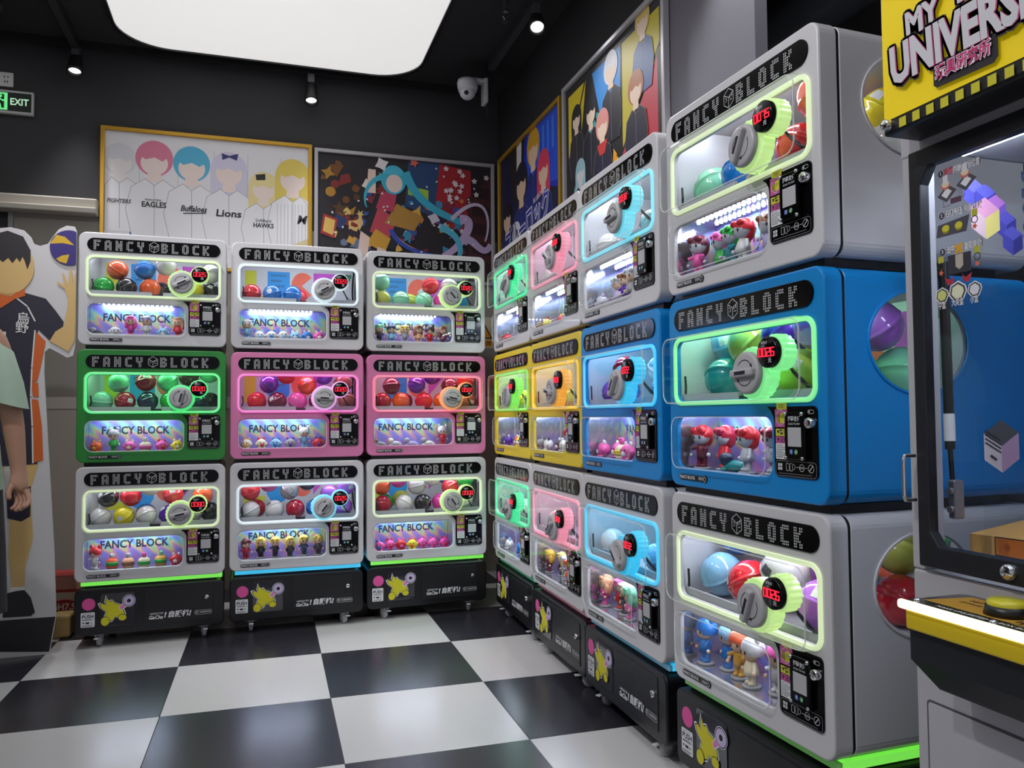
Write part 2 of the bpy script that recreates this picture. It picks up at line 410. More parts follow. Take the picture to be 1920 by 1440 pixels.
def shell_mesh():
    mb = MB(); o = rrect(-MW / 2 + .002, MW / 2 - .002, .002, MH - .002, .03); n = len(o)
    v = []
    for y, k in ((.058, .004), (.062, 0), (MD - .01, 0), (MD, .006)):
        for a, b in o:
            v.append((a - math.copysign(k, a), y, b - math.copysign(k, b - MH / 2)))
    fs = []
    for i in range(3):
        for k in range(n):
            q = (i * n + k, i * n + (k + 1) % n, (i + 1) * n + (k + 1) % n, (i + 1) * n + k)
            a, b = v[q[0]], v[q[1]]
            if i == 1 and a[0] > MW / 2 - .0025 and b[0] > MW / 2 - .0025 and abs(a[2] - b[2]) > .2: continue
            fs.append(q)
    mb.add(v, fs); mb.add(v[3 * n:], [tuple(range(n))])
    side = plate([[(.062, .032), (MD - .01, .032), (MD - .01, MH - .032), (.062, MH - .032)], ell(.270, .367, .150, .120, 40)], .001, raw=True)
    M = Matrix(((0, 0, 1, MW / 2 - .002), (1, 0, 0, 0), (0, 1, 0, 0), (0, 0, 0, 1)))
    mb.mesh(side, M)
    return mb.build('shell')
P['shell'] = shell_mesh()
SEAM = MB().mesh(plate([rrect(-MW / 2 + .004, MW / 2 - .004, .004, MH - .004, .028), rrect(-MW / 2 + .03, MW / 2 - .03, .03, MH - .03, .02)], .012, 0, .049)).build('seam')
P['upper_window'] = tray(*UW, .034, YF, -.001)
P['lower_window'] = tray(*LW, .034, -.020, -.001, .01)
P['upper_edge'] = edge_ring(UW[0] + .004, UW[1] - .004, UW[2] + .004, UW[3] - .004, .032, YF - .0003, .0032)
P['lower_edge'] = edge_ring(LW[0] + .003, LW[1] - .003, LW[2] + .003, LW[3] - .003, .033, -.0205, .0028)
P['light_rim'] = plate([rrect(*[UW[i] + (-.001, .001, -.001, .001)[i] for i in range(4)], .035), rrect(UW[0] + .0105, UW[1] - .0105, UW[2] + .0105, UW[3] - .0105, .0245)], .008, .002, -.006)
def scallop(c, r, n): return [(c[0] + (r + .0012 * math.cos(n * t)) * math.cos(t), c[1] + (r + .0012 * math.cos(n * t)) * math.sin(t)) for t in [2 * math.pi * k / 96 for k in range(96)]]
P['light_collar'] = MB().mesh(plate([scallop(KN, .063, 24)], .036, .003, YF + .002)).mesh(plate([scallop(PD, .0425, 18)], .036, .003, YF + .0025)).build('light_collar')
P['knob_seat'] = MB().cyl((KN[0], YF, KN[1]), (KN[0], YF - .004, KN[1]), .0605, n=40).build()
P['knob'] = MB().lathe([(.0515, 0), (.0515, -.010), (.049, -.0135), (.043, -.0148), (0, -.0148)], 40, axis='Y').build('knob')
P['grip'] = MB().rbox(-.043, .043, -.029, -.012, -.0095, .0095, .005).build('grip')
P['knob_slot'] = MB().box(-.021, .021, -.0297, -.0287, -.0042, .0042).build('knob_slot')
def arrows():
    a = Art(-.0149, 0)
    for s_ in (0,):
        arc = ell(0, 0, .031, .031, 14, 35 + s_, 140 + s_); a.line(arc, .0024, INK)
        e = arc[0]; t = R(35 + s_ - 90)
        a.poly([(e[0] + .010 * math.cos(t), e[1] + .010 * math.sin(t)), (e[0] + .005 * math.cos(t + 1.9), e[1] + .005 * math.sin(t + 1.9)), (e[0] + .005 * math.cos(t - 1.9), e[1] + .005 * math.sin(t - 1.9))], INK)
    return a.mb.build('knob_arrows')
P['knob_arrows'] = arrows()
P['price_display'] = MB().lathe([(.0365, 0), (.0365, -.012), (.034, -.0145), (0, -.0145)], 36, axis='Y').build('price_display')
def price_text():
    a = Art(-.0147, 0); a.text('元', .012, -.020, .013, PALE, .01); a.text('零售价', -.008, .022, .008, PALE); a.text('PRICE', -.012, .0145, .004, PALE)
    return a.mb.build('price_lettering')
P['price_lettering'] = price_text()
P['title_plate'] = plate([rrect(U(.036), U(.625), V(.089), V(.027), .0309, 10)], .006, .001, -.004)
P['title_lettering'] = title_mesh()
def name_art():
    a = Art(-.0032, 0); a.text('FANCY BLOCK', U(.055), V(.509), .0125, PALE, .02, align='LEFT', width=.078); a.text('扭蛋机', U(.150), V(.509), .009, PALE, align='LEFT', width=.024)
    hx, c = cube_lines(U(.181), V(.509), .0068); a.line(hx, .0012, DOTS, True)
    return a.mb.build('name_lettering')
P['name_plate'] = MB().mesh(plate([rrect(U(.051), U(.182), V(.5165), V(.5015), .0074)], .004, .0008, -.003)).mesh(plate([ell(U(.181), V(.509), .0105, .0105, 6, 30)], .004, .0008, -.003)).build('name_plate')
P['name_lettering'] = name_art()
# control panel
CX0, CX1, CZ0, CZ1 = U(.481), U(.629), V(.4785), V(.3135)
cp = rrect(CX0, CX1, CZ0, CZ1, .014)
i_tl = [k for k, (a, b) in enumerate(cp) if a < CX0 + .015 and b > CZ1 - .015]
cp = cp[:i_tl[0]] + [(U(.456), CZ1), (U(.470), CZ1 - .010), (U(.479), CZ1 - .024), (CX0, CZ1 - .036)] + cp[i_tl[-1] + 1:]
P['control_panel'] = plate([cp], .006, .0008, -.004)
P['pay_plate'] = MB().rbox(U(.533), U(.600), -.016, -.003, V(.437), V(.327), .003).build('pay_plate')
P['pay_code_card'] = MB().box(U(.546), U(.591), -.0168, -.0158, V(.406), V(.362)).build()
P['screw'] = MB().lathe([(.0045, 0), (.0045, -.002), (.003, -.0038), (0, -.0042)], 12, axis='Y').build('screw')
P['lock'] = MB().lathe([(.0125, 0), (.0125, -.012), (.0105, -.0145), (0, -.0145)], 20, axis='Y').box(-.0012, .0012, -.0153, -.014, -.005, .005, 0).build('lock')
CPS = {}
def control_print(yy=-.0043):
    a = CPS['cube_sticker'] = Art(yy, .0001)
    Y_, PK = '#d8cf3a', '#c85a9c'
    a.poly(rrect(U(.486), U(.530), V(.362), V(.320), .002), PK)
    c = (U(.507), V(.340)); a.poly([(c[0] - .013, c[1] + .008), (c[0] - .002, c[1] + .002), (c[0] - .002, c[1] - .014), (c[0] - .013, c[1] - .009)], '#9c8f22')
    a.poly([(c[0] - .002, c[1] + .010), (c[0] + .013, c[1] + .011), (c[0] + .013, c[1] - .011), (c[0] - .002, c[1] - .014)], Y_)
    a.line([(c[0] + .003, c[1] + .005), (c[0] + .003, c[1] - .002)], .0015, INK); a.line([(c[0] + .009, c[1] + .005), (c[0] + .009, c[1] - .002)], .0015, INK)
    hx, c2 = cube_lines(c[0], c[1], .019); a.line(hx, .0012, PALE, True)
    a = CPS['warning_sticker'] = Art(yy, .0001)
    a.poly(rrect(U(.488), U(.530), V(.383), V(.366), .001), Y_); a.text('警告', U(.516), V(.3745), .014, INK, .02); a.poly([(U(.492), V(.370)), (U(.502), V(.370)), (U(.497), V(.379))], INK)
    a.poly(rrect(U(.488), U(.530), V(.400), V(.3845), .001), PK); a.text('注意', U(.516), V(.3925), .013, INK, .02); a.poly([(U(.492), V(.388)), (U(.502), V(.388)), (U(.497), V(.397))], INK)
    a.poly(rrect(U(.488), U(.530), V(.437), V(.4005), .001), PALE)
    for k in range(7): a.line([(U(.491), V(.405 + .0045 * k)), (U(.491 + (.034 if k % 3 else .022)), V(.405 + .0045 * k))], .0014, '#55555c')
    a = CPS['speech_tag'] = Art(yy - .0006, .0001)
    a.poly(rrect(U(.493), U(.530), V(.3205), V(.3055), .003), '#c9c43c'); a.text('SHAKE IT', U(.5115), V(.3105), .0055, INK, .02); a.text('TO PLAY', U(.510), V(.3158), .005, INK, .02)
    a.poly([(U(.508), V(.3200)), (U(.514), V(.3200)), (U(.511), V(.3235))], '#c9c43c')
    a = CPS['instruction_print'] = Art(yy, .0001)
    a.line(rrect(U(.486), U(.625), V(.4755), V(.441), .009), .001, '#8a8a90', True)
    for dx, dz in ((0, 0), (.0085, 0), (0, -.0085), (.0085, -.0085)): a.poly(rrect(U(.494 + dx), U(.501 + dx), V(.454) + dz, V(.447) + dz, .0005), DOTS)
    a.line(rrect(U(.524), U(.534), V(.463), V(.446), .002), .0013, DOTS, True); a.line(rrect(U(.537), U(.546), V(.463), V(.446), .002), .0013, DOTS, True)
    a.line(ell(U(.549), V(.4535), .006, .006, 12, -90, 90), .0013, DOTS); a.line([(U(.560), V(.454)), (U(.567), V(.454))], .0012, DOTS)
    a.line(ell(U(.578), V(.4545), .008, .008, 18), .0013, DOTS, True); a.line([(U(.570), V(.453)), (U(.586), V(.453))], .0012, DOTS); a.line([(U(.570), V(.456)), (U(.586), V(.456))], .0012, DOTS)
    a.line([(U(.590), V(.454)), (U(.597), V(.454))], .0012, DOTS)
    a.line(ell(U(.609), V(.4545), .009, .009, 18), .0013, DOTS, True); a.line([(U(.604), V(.460)), (U(.614), V(.449))], .0022, DOTS)
    a.line([(U(.497), V(.470)), (U(.612), V(.470))], .0013, '#77777e')
    a.line(rrect(U(.602), U(.622), V(.331), V(.323), .004), .0012, DOTS, True); a.poly(ell(U(.607), V(.327), .0028, .0028, 10), DOTS)
control_print()
def pay_print():
    a = Art(-.0169, .0001); a.text('扫码支付', U(.5685), V(.343), .0125, DOTS, .03, width=.042); a.text('SCAN TO PAY', U(.5685), V(.3545), .0072, DOTS, .01, width=.040)
    a.poly(rrect(U(.552), U(.563), V(.4235), V(.4125), .002), '#4a62b8'); a.text('支', U(.5575), V(.418), .008, PALE)
    a.poly(ell(U(.574), V(.418), .006, .006, 16), '#4f9a5e'); a.line([(U(.571), V(.418)), (U(.5735), V(.4205)), (U(.578), V(.4145))], .0016, PALE)
    return a
PPA = pay_print()
# chambers
def upper_chamber():
    x0, x1, y0, y1, z0, z1 = UW[0] + .006, MW / 2 - .014, .0145, .425, .240, .495
    mb = MB(); mb.box(x0 - .003, x1, y0, y1, z0 - .006, z0); mb.box(x0 - .003, x1, y0, y1, z1, z1 + .004)
    mb.box(x0 - .003, x0, y0, y1, z0, z1); mb.box(x0, x1, y1, y1 + .003, z0, z1)
    mb.mesh(plate([[(y0, z0), (y1, z0), (y1, z1), (y0, z1)], ell(.270, .367, .148, .118, 40)], .002, raw=True), Matrix(((0, 0, 1, x1 - .001), (1, 0, 0, 0), (0, 1, 0, 0), (0, 0, 0, 1))))
    return mb.build('upper_chamber')
P['upper_chamber'] = upper_chamber()
LIPF = .0
P['ledge'] = MB().box(UW[0] + .012, U(.315), .016, .026, .236, .262).box(U(.365), UW[1] - .012, .016, .026, .236, .262).build('ledge')
P['chute'] = MB().box(U(.317), U(.363), .017, .025, .236, .252).build('chute')
def back_print():
    a = Art(.4245, .0003); z = .268
    a.poly([(U(.06), z + .02), (U(.17), z + .02), (U(.17), z + .06), (U(.12), z + .06), (U(.12), z + .20), (U(.06), z + .20)], '#d6d92c')
    a.poly([(U(.18), z + .20), (U(.30), z + .20), (U(.30), z + .07), (U(.275), z + .03), (U(.24), z + .015), (U(.205), z + .03), (U(.18), z + .07)], '#1e9be6')
    a.text('FANCY BLOCK', U(.24), z + .178, .016, INK, .02, width=.085); a.text('GACHA', U(.225), z + .148, .016, INK, .02); a.text('CAPSULE TOY', U(.236), z + .118, .016, INK, .02, width=.075)
    a.poly(ell(U(.37), z + .125, .062, .075, 24, 40, 320) + [(U(.365), z + .125)], '#ee6a4e')
    a.poly([(U(.43), z + .20), (U(.55), z + .20), (U(.43), z + .06)], '#d64fd6')
    a.poly([(U(.555), z + .20), (U(.60), z + .20), (U(.5775), z + .16)], '#2fa860'); a.poly([(U(.605), z + .20), (U(.645), z + .20), (U(.625), z + .15)], '#27704a')
    return a
BPA = back_print()
P['chamber_light'] = MB().rbox(UW[0] + .02, MW / 2 - .03, .07, .085, .482, .494, .002).build('chamber_light')
P['cable'] = MB().tube([(U(.575), .022, .264), (U(.568), .012, .28), (U(.556), .0, .298), (U(.548), -.008, .312)], .0035).tube([(U(.59), .020, .264), (U(.575), .008, .272), (U(.552), -.006, .302)], .002).tube([(U(.054), .021, .264), (U(.060), .018, .285), (U(.056), .019, .315)], .0035).build('cable')
P['side_window'] = MB().lathe([(1.0, 0), (.93, .0025), (.75, .004), (.4, .005), (0, .0055)], 40, axis='X').build('side_window')
P['side_window_rim'] = MB().mesh(plate([ell(.270, .367, .153, .123, 40), ell(.270, .367, .147, .117, 40)], .004, .001, raw=True), Matrix(((0, 0, 1, MW / 2), (1, 0, 0, 0), (0, 1, 0, 0), (0, 0, 0, 1)))).build('side_window_rim')
def lower_chamber():
    x0, x1, y0, y1, z0, z1 = LW[0] - .004, LW[1] + .004, .0145, .150, .046, .210
    mb = MB(); mb.box(x0, x1, y0, y1, z0 - .004, z0); mb.box(x0, x1, y0, y1, z1, z1 + .004)
    mb.box(x0 - .003, x0, y0, y1, z0, z1); mb.box(x1, x1 + .003, y0, y1, z0, z1); mb.box(x0, x1, y1, y1 + .003, z0, z1)
    return mb.build('lower_chamber')
P['lower_chamber'] = lower_chamber()
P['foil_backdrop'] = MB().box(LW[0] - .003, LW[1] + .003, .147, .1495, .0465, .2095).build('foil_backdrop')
def fb():
    a = Art(.1468, 0); a.text('FANCY BLOCK', U(.238), V(.388), .052, INK, .03, width=.305); a.text('®', U(.400), V(.377), .018, INK)
    return a.mb.build('backdrop_lettering')
P['backdrop_lettering'] = fb()
mbl = MB()
for k in range(15):
    x_ = U(.085) + k * .0215
    mbl.ball((x_, .055, .2065), .0052, .0052, .004, n=8, m=4); mbl.ball((x_ + .01, .110, .2065), .0052, .0052, .004, n=8, m=4)
P['light_strip'] = mbl.build('light_strip')

BODY = {'white': WHITE, 'green': mat('#2f8a3c', .36, coat=.06), 'pink': mat('#dd7fb0', .36, coat=.06), 'yellow': mat('#ecd02a', .36, coat=.06), 'blue': mat('#0688d4', .36)}
GLOWS = {'lime': (.74, .88, .50), 'glowlime': (.62, .92, .30), 'pearl': (.80, .93, 1.0), 'green': (.06, 1, .24), 'magenta': (1, .12, .62), 'coral': (1, .16, .30), 'orange': (1, .36, .10), 'aqua': (.20, .82, 1), 'teal': (.03, 1, .40), 'rose': (1, .32, .45), 'amber': (1, .62, .02), 'cyan': (.02, .62, 1), 'grass': (.22, 1, .08), 'lilac': (1, .45, .95), 'flame': (1, .42, .02), 'spring': (.25, 1, .32)}
GLM = {k: glow(v, .68, 'light_' + k) for k, v in GLOWS.items()}
def tint_led(k):
    c = GLOWS[k]; q = 0.0 if k in ('lime', 'pearl', 'aqua') else .62
    return glow(tuple((1 - q) * a + q * b for a, b in zip((.9, .94, 1.0), c)), 30, 'chamber_led_' + k)
CHL = {k: tint_led(k) for k in GLOWS}
STRIPG = {k: glow(v, .62, 'strip_' + k) for k, v in GLOWS.items()}
STRIPD = {k: glow(v, .07, 'dim_strip_' + k) for k, v in GLOWS.items()}
HUE = {'red': '#d81f2c', 'crimson': '#b01233', 'orange': '#f0602a', 'yellow': '#f2e02c', 'olive': '#c9d25a', 'green': '#1fae3e', 'mint': '#8ee0b8', 'teal': '#1e8f94', 'blue': '#1877d0', 'navy': '#182a4a', 'purple': '#5a23a8', 'lilac': '#b667dd', 'pink': '#f060b0', 'magenta': '#e23aa2', 'maroon': '#6a1730', 'brown': '#8f5a3a', 'black': '#1c1b20', 'white': '#e6e4e4', 'grey': '#a4a3a8', 'peach': '#f3b48c', 'skyblue': '#8cc4ea', 'cream': '#f1e4c4', 'blonde': '#e8c95e', 'silver': '#c6c8d4', 'lavender': '#bdb4e2', 'gold': '#e0a83a'}
CAPM = {k: mat(v, .14, coat=.6) for k, v in HUE.items()}
TOYM = {k: mat(v, .4, coat=.1) for k, v in HUE.items()}
SKIN = mat('#efc7a6', .45)
cap_prof = [(0, -1)] + [(math.cos(R(a)), math.sin(R(a))) for a in range(-75, -5, 12)] + [(1.0, -.05), (1.025, -.04), (1.025, .04), (1.0, .05)] + [(math.cos(R(a)), math.sin(R(a))) for a in range(9, 80, 12)] + [(0, 1)]
CAPME = MB().lathe(cap_prof, 22).build('capsule_ball')
STICK = MB().add([(.5 * math.sin(R(a)) * .8, -math.cos(R(a)) * 1.012 * math.cos(R(b)), 1.012 * math.sin(R(b))) if 0 else (1.015 * math.sin(R(a)) * math.cos(R(b)), -1.015 * math.cos(R(a)) * math.cos(R(b)), 1.015 * math.sin(R(b))) for b in (8, 20, 32) for a in (-16, 0, 16)], [(i * 3 + k, i * 3 + k + 1, (i + 1) * 3 + k + 1, (i + 1) * 3 + k) for i in (0, 1) for k in (0, 1)]).build('paper_sticker')

# ---- figurines (generic toys)
def toy_parts():
    T = {}
    T['base'] = MB().lathe([(0, 0), (.019, 0), (.019, .004), (.017, .005), (0, .005)], 18).build('toy_base')
    T['legs'] = MB().cyl((-.006, 0, .004), (-.006, 0, .030), .0058, .0062, 10).cyl((.006, 0, .004), (.006, 0, .030), .0058, .0062, 10).ball((-.0062, -.003, .0085), .0062, .009, .0045, 10, 6).ball((.0062, -.003, .0085), .0062, .009, .0045, 10, 6).build('toy_legs')
    T['torso'] = MB().lathe([(0, .024), (.0155, .025), (.0150, .034), (.0115, .046), (.0080, .053), (0, .055)], 14).cyl((-.011, 0, .049), (-.020, -.003, .031), .0048, .0042, 8).cyl((.011, 0, .049), (.020, -.005, .033), .0048, .0042, 8).build('toy_torso')
    T['torso2'] = MB().lathe([(0, .024), (.0125, .025), (.0130, .038), (.0115, .048), (.0080, .053), (0, .055)], 14).cyl((-.010, 0, .049), (-.023, -.008, .044), .0048, .0042, 8).cyl((.010, 0, .049), (.016, -.014, .042), .0048, .0042, 8).build('toy_torso')
    T['head'] = MB().ball((0, 0, .071), .0205, .0195, .0195, 18, 12).ball((-.025, -.005, .030), .0045, n=8, m=6).ball((.023, -.008, .032), .0045, n=8, m=6).build('toy_head')
    T['eyes'] = MB().ball((-.0075, -.0178, .069), .0026, .0015, .004, 8, 6).ball((.0075, -.0178, .069), .0026, .0015, .004, 8, 6).build('toy_eyes')
    T['hair'] = MB().ball((0, .003, .074), .0228, .0222, .0215, 18, 10, z0=-.25).ball((0, .008, .066), .0205, .0155, .020, 16, 8).ball((-.012, -.012, .083), .009, .008, .0075, 10, 6).ball((.010, -.013, .083), .010, .008, .0075, 10, 6).build('toy_hair')
    T['longhair'] = MB().ball((0, .003, .074), .0228, .0222, .0215, 18, 10, z0=-.25).ball((0, .010, .058), .0210, .0130, .028, 16, 10).ball((-.018, -.002, .058), .0070, .008, .018, 10, 8).ball((.018, -.002, .058), .0070, .008, .018, 10, 8).ball((0, -.014, .086), .014, .007, .006, 10, 6).build('toy_hair')
    T['hood'] = MB().ball((0, .004, .074), .0250, .0235, .0235, 18, 10, z0=-.45).ball((-.017, .004, .096), .0068, .005, .0105, 10, 6).ball((.017, .004, .096), .0068, .005, .0105, 10, 6).build('toy_hood')
    T['blob'] = MB().ball((0, 0, .024), .025, .022, .024, 18, 12).ball((-.010, -.012, .0046), .009, .011, .0045, 10, 6).ball((.010, -.012, .0046), .009, .011, .0045, 10, 6).ball((-.024, -.004, .024), .006, .006, .008, 8, 6).ball((.024, -.004, .024), .006, .006, .008, 8, 6).build('toy_body')
    T['blobears'] = MB().ball((-.012, .002, .047), .0065, .005, .009, 10, 6).ball((.012, .002, .047), .0065, .005, .009, 10, 6).ball((0, -.0185, .019), .010, .006, .009, 12, 8).build('toy_ears')
    T['blobeyes'] = MB().ball((-.008, -.0205, .030), .0024, .0014, .0036, 8, 6).ball((.008, -.0205, .030), .0024, .0014, .0036, 8, 6).build('toy_eyes')
    T['bun'] = MB().lathe([(0, 0), (.021, .0), (.024, .005), (.022, .012), (0, .013)], 18).ball((0, 0, .028), .025, .024, .018, 18, 8, z0=0).build('toy_bun')
    T['fill'] = MB().lathe([(0, .0125), (.026, .013), (.027, .018), (.025, .021), (.0275, .023), (.025, .028), (0, .0285)], 18).build('toy_filling')
    T['knob'] = MB().ball((0, -.003, .054), .011, .010, .011, 12, 8).ball((-.006, -.010, .062), .004, n=8, m=5).ball((.006, -.010, .062), .004, n=8, m=5).build('toy_topper')
    T['lbody'] = MB().ball((0, 0, .013), .030, .015, .013, 16, 8).ball((.026, -.004, .0085), .010, .008, .0085, 10, 6).ball((-.024, -.008, .006), .009, .010, .006, 10, 6).build('toy_body')
    T['lhead'] = MB().ball((-.022, -.004, .026), .015, .014, .0135, 14, 9).build('toy_head')
    T['lcap'] = MB().ball((-.022, -.003, .029), .0165, .0155, .0125, 14, 6, z0=.1).build('toy_cap')
    return T
T = toy_parts()
DARKT = mat('#201c26', .3)
ORD = ['first', 'second', 'third', 'fourth', 'fifth', 'sixth', 'seventh', 'eighth', 'ninth', 'tenth', 'eleventh', 'twelfth', 'thirteenth']
def figurine(spec, M, x, y, z, rz, where, k, n, group, sc):
    kind, c1, c2 = spec[:3]
    pos = 'leftmost' if k == 0 else 'rightmost' if k == n - 1 else ORD[k] + ' from left'
    nm = {'c': f'{c1} haired figurine in {c2}', 'l': f'long {c1} haired figurine in {c2}', 'h': f'figurine in {c1} hood and {c2}', 'b': f'round {c1} and {c2} figurine', 'f': f'{c1} and {c2} bun figurine', 's': f'lying {c1} and {c2} figurine', 'm': f'figurine in {c1} helmet and {c2} suit'}[kind]
    t = thing('toy_figurine', f'{nm}, {pos}, {where}', 'figurine', M @ Vector((x, y, z)), rz, group)
    t.scale = (sc, sc, sc)
    A, B = TOYM[c1], TOYM[c2]
    if kind in 'clhm':
        link('base', T['base'], TOYM['grey'] if spec[-1] != 'nobase' else A, t)
        link('legs', T['legs'], TOYM[spec[3]] if len(spec) > 3 and spec[3] in TOYM else B, t); link('torso', T['torso' if k % 2 else 'torso2'], B, t)
        link('head', T['head'], SKIN if kind != 'm' else TOYM['silver'], t); link('eyes', T['eyes'], DARKT, t)
        link('hood' if kind in 'hm' else 'hair', T[{'c': 'hair', 'l': 'longhair', 'h': 'hood', 'm': 'hair'}[kind]], A, t)
    elif kind == 'b':
        link('body', T['blob'], A, t); link('ears', T['blobears'], B, t); link('eyes', T['blobeyes'], DARKT, t)
    elif kind == 'f':
        link('bun', T['bun'], A, t); link('filling', T['fill'], B, t); link('topper', T['knob'], TOYM[spec[3]], t)
    else:
        link('body', T['lbody'], A, t); link('head', T['lhead'], SKIN if len(spec) > 3 else B, t); link('cap', T['lcap'], B, t)

DIG = {}
def machine(colname, row, data, loc, rz, capr):
    bc, rim, ring, price, ang, caps, figs = data
    lvl = {'A': 'top', 'B': 'middle', 'C': 'bottom'}[row]
    where_s = f'{lvl} machine of {colname}'
    t = thing('capsule_machine', f'{bc} capsule vending machine priced {price}, {lvl} of {colname}', 'vending machine', loc, rz, 'capsule vending machines')
    bm_ = BODY[bc]; D = Matrix.Translation(loc) @ Matrix.Rotation(rz, 4, 'Z')
    link('shell', P['shell'], bm_, t); link('door_seam', SEAM, BLACK, t)
    link('front_panel', P['front_panel'], bm_, t)
    tp = link('title_plate', P['title_plate'], GLOSSBLACK, t); stuff(link('title_lettering', P['title_lettering'], DOTS, tp)); link('title_emblem', P['title_emblem'], DOTS, tp)
    link('light_rim', P['light_rim'], GLM[rim], t); uw_ = link('upper_window', P['upper_window'], GLASS, t); link('window_edge_highlight', P['upper_edge'], EDGE, uw_)
    link('light_collar', P['light_collar'], GLM[ring], t); link('knob_seat', P['knob_seat'], GLASS, t)
    kn = link('knob', P['knob'], GREY, t, (KN[0], YF - .004, KN[1]), (0, -R(ang), 0))
    link('grip', P['grip'], GREY, kn); link('knob_slot', P['knob_slot'], INK, kn); link('knob_arrow', P['knob_arrows'], INK, kn); link('knob_arrow', P['knob_arrows'], INK, kn, (0, 0, 0), (0, math.pi, 0))
    pd = link('price_display', P['price_display'], GLOSSBLACK, t, (PD[0], YF - .001, PD[1]))
    if price not in DIG: DIG[price] = digits_mesh(price)
    link('price_digits', DIG[price], RED_LED, pd, (0, -.0147, 0)); link('price_lettering', P['price_lettering'], PALE, pd)
    lw_ = link('lower_window', P['lower_window'], GLASS, t); link('window_edge_highlight', P['lower_edge'], EDGE, lw_)
    c = link('control_panel', P['control_panel'], GLOSSBLACK, t)
    global CPM, PPM, BPM
    for k_, a_ in CPS.items():
        o_ = link(k_, CPM[k_], a_.m, c)
        if k_ == 'instruction_print': stuff(o_)
    link('pay_plate', P['pay_plate'], GLOSSBLACK, c)
    link('pay_code_card', P['pay_code_card'], mat('#b9b9bd', .5), c); stuff(link('pay_lettering', PPM, PPA.m, c))
    for a, b in ((.538, .332), (.594, .332), (.538, .432), (.594, .432)): link('screw', P['screw'], CHROME, c, (U(a), -.016, V(b)))
    link('lock', P['lock'], CHROME, c, (U(.614), -.004, V(.352)))
    n_ = link('name_plate', P['name_plate'], BLACK, t); link('name_lettering', P['name_lettering'], PALE, n_)
    uc = link('upper_chamber', P['upper_chamber'], INNER, t)
    link('back_print', BPM, BPA.m, uc); link('ledge', P['ledge'], mat('#a9abb2', .4), uc); link('chute', P['chute'], BLACK, uc); link('chamber_light', P['chamber_light'], CHL[rim], uc)
    link('cable', P['cable'], BLACK, uc)
    lc = link('lower_chamber', P['lower_chamber'], MIRROR, t)
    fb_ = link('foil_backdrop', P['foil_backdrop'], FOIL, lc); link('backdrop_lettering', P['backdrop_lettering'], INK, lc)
    link('light_strip', P['light_strip'], CASE_LED, lc)
    sw = link('side_window', P['side_window'], GLASS, t, (MW / 2 - .001, .270, .367), (0, 0, 0), (1, .148, .118)); link('side_window_rim', P['side_window_rim'], bm_, t)
    # capsules: level 0 on the chamber floor, level 1 resting on them
    zf = .2402; items = []
    for s in caps.split():
        q = s.split(':'); r = capr * (float(q[4]) if len(q) > 4 else 1)
        items.append([q[0], U(float(q[1])), int(q[2]), float(q[3]) if len(q) > 3 and q[3] else None, r])
    placed = []
    XL, XR, YB, ZT = UW[0] + .010, MW / 2 - .022, .420, .480
    shifts = sorted([(dx * .006, dy_ * .006) for dx in range(-12, 13) for dy_ in range(-3, 30)], key=lambda q: abs(q[0]) * 1.6 + abs(q[1]))
    for cname, x, lv, dy, r in sorted(items, key=lambda a: (a[2], a[1])):
        y = (.033 + r) if dy is None else dy
        if lv and dy is None: y += .020
        x = min(max(x, XL + r), XR - r)
        best = None
        for dx, d_ in shifts:
            qx, qy = x + dx, y + d_
            if not (XL + r * 1.03 <= qx <= XR - r * 1.03 and .0305 + r * 1.03 <= qy <= YB - r * 1.03): continue
            z = zf + r * 1.027; touch = 0
            for q in placed:
                d2 = (q[0] - qx) ** 2 + (q[1] - qy) ** 2; s_ = ((r + q[3]) * 1.027) ** 2
                if d2 < s_: z = max(z, q[2] + math.sqrt(s_ - d2)); touch = 1
            if lv == 0 and touch: continue
            if z > ZT - r * 1.03: continue
            if lv and not touch: continue
            best = (qx, qy, z); break
        if best is None: continue
        placed.append((*best, r, cname))
    order = sorted(range(len(placed)), key=lambda i: placed[i][0])
    for k, i in enumerate(order):
        x, y, z, r, cname = placed[i]
        pos = 'leftmost' if k == 0 else 'rightmost' if k == len(order) - 1 else ORD[k] + ' from left'
        o = thing('toy_capsule', f'{cname} capsule, {pos}, upper window, {where_s}', 'capsule', D @ Vector((x, y, z)), random.uniform(0, 6.28), 'capsules in the machines')
        o.rotation_euler = (random.uniform(-.7, .7), random.uniform(-.7, .7), rz + random.uniform(-.6, .6)); o.scale = (r, r, r)
        o.location = D @ Vector((x, y, z))
        link('ball', CAPME, CAPM[cname], o)
        if (i * 7 + int(price)) % 3 == 0: link('paper_label', STICK, mat('#e8e8e8' if cname != 'white' else '#55555a', .5), o)
    n = len(figs); x0, x1 = LW[0] + .042, LW[1] - .038
    for k, f in enumerate(figs):
        fx = x0 + (x1 - x0) * (k / max(1, n - 1))
        figurine(f, D, fx, .072 + .014 * ((k * 5) % 3 - 1), .0463, rz + random.uniform(-.35, .35), where_s, k, n, 'figurines in the machines', (1.34 if colname == 'near side stack' else 1.24 if colname == 'third side stack' else 1.12) * (1 if f[0] in 'clhm' else .95))
CPM = {k_: a_.mb.build(k_) for k_, a_ in CPS.items()}; PPM = PPA.mb.build('pay_lettering'); BPM = BPA.mb.build('back_print')

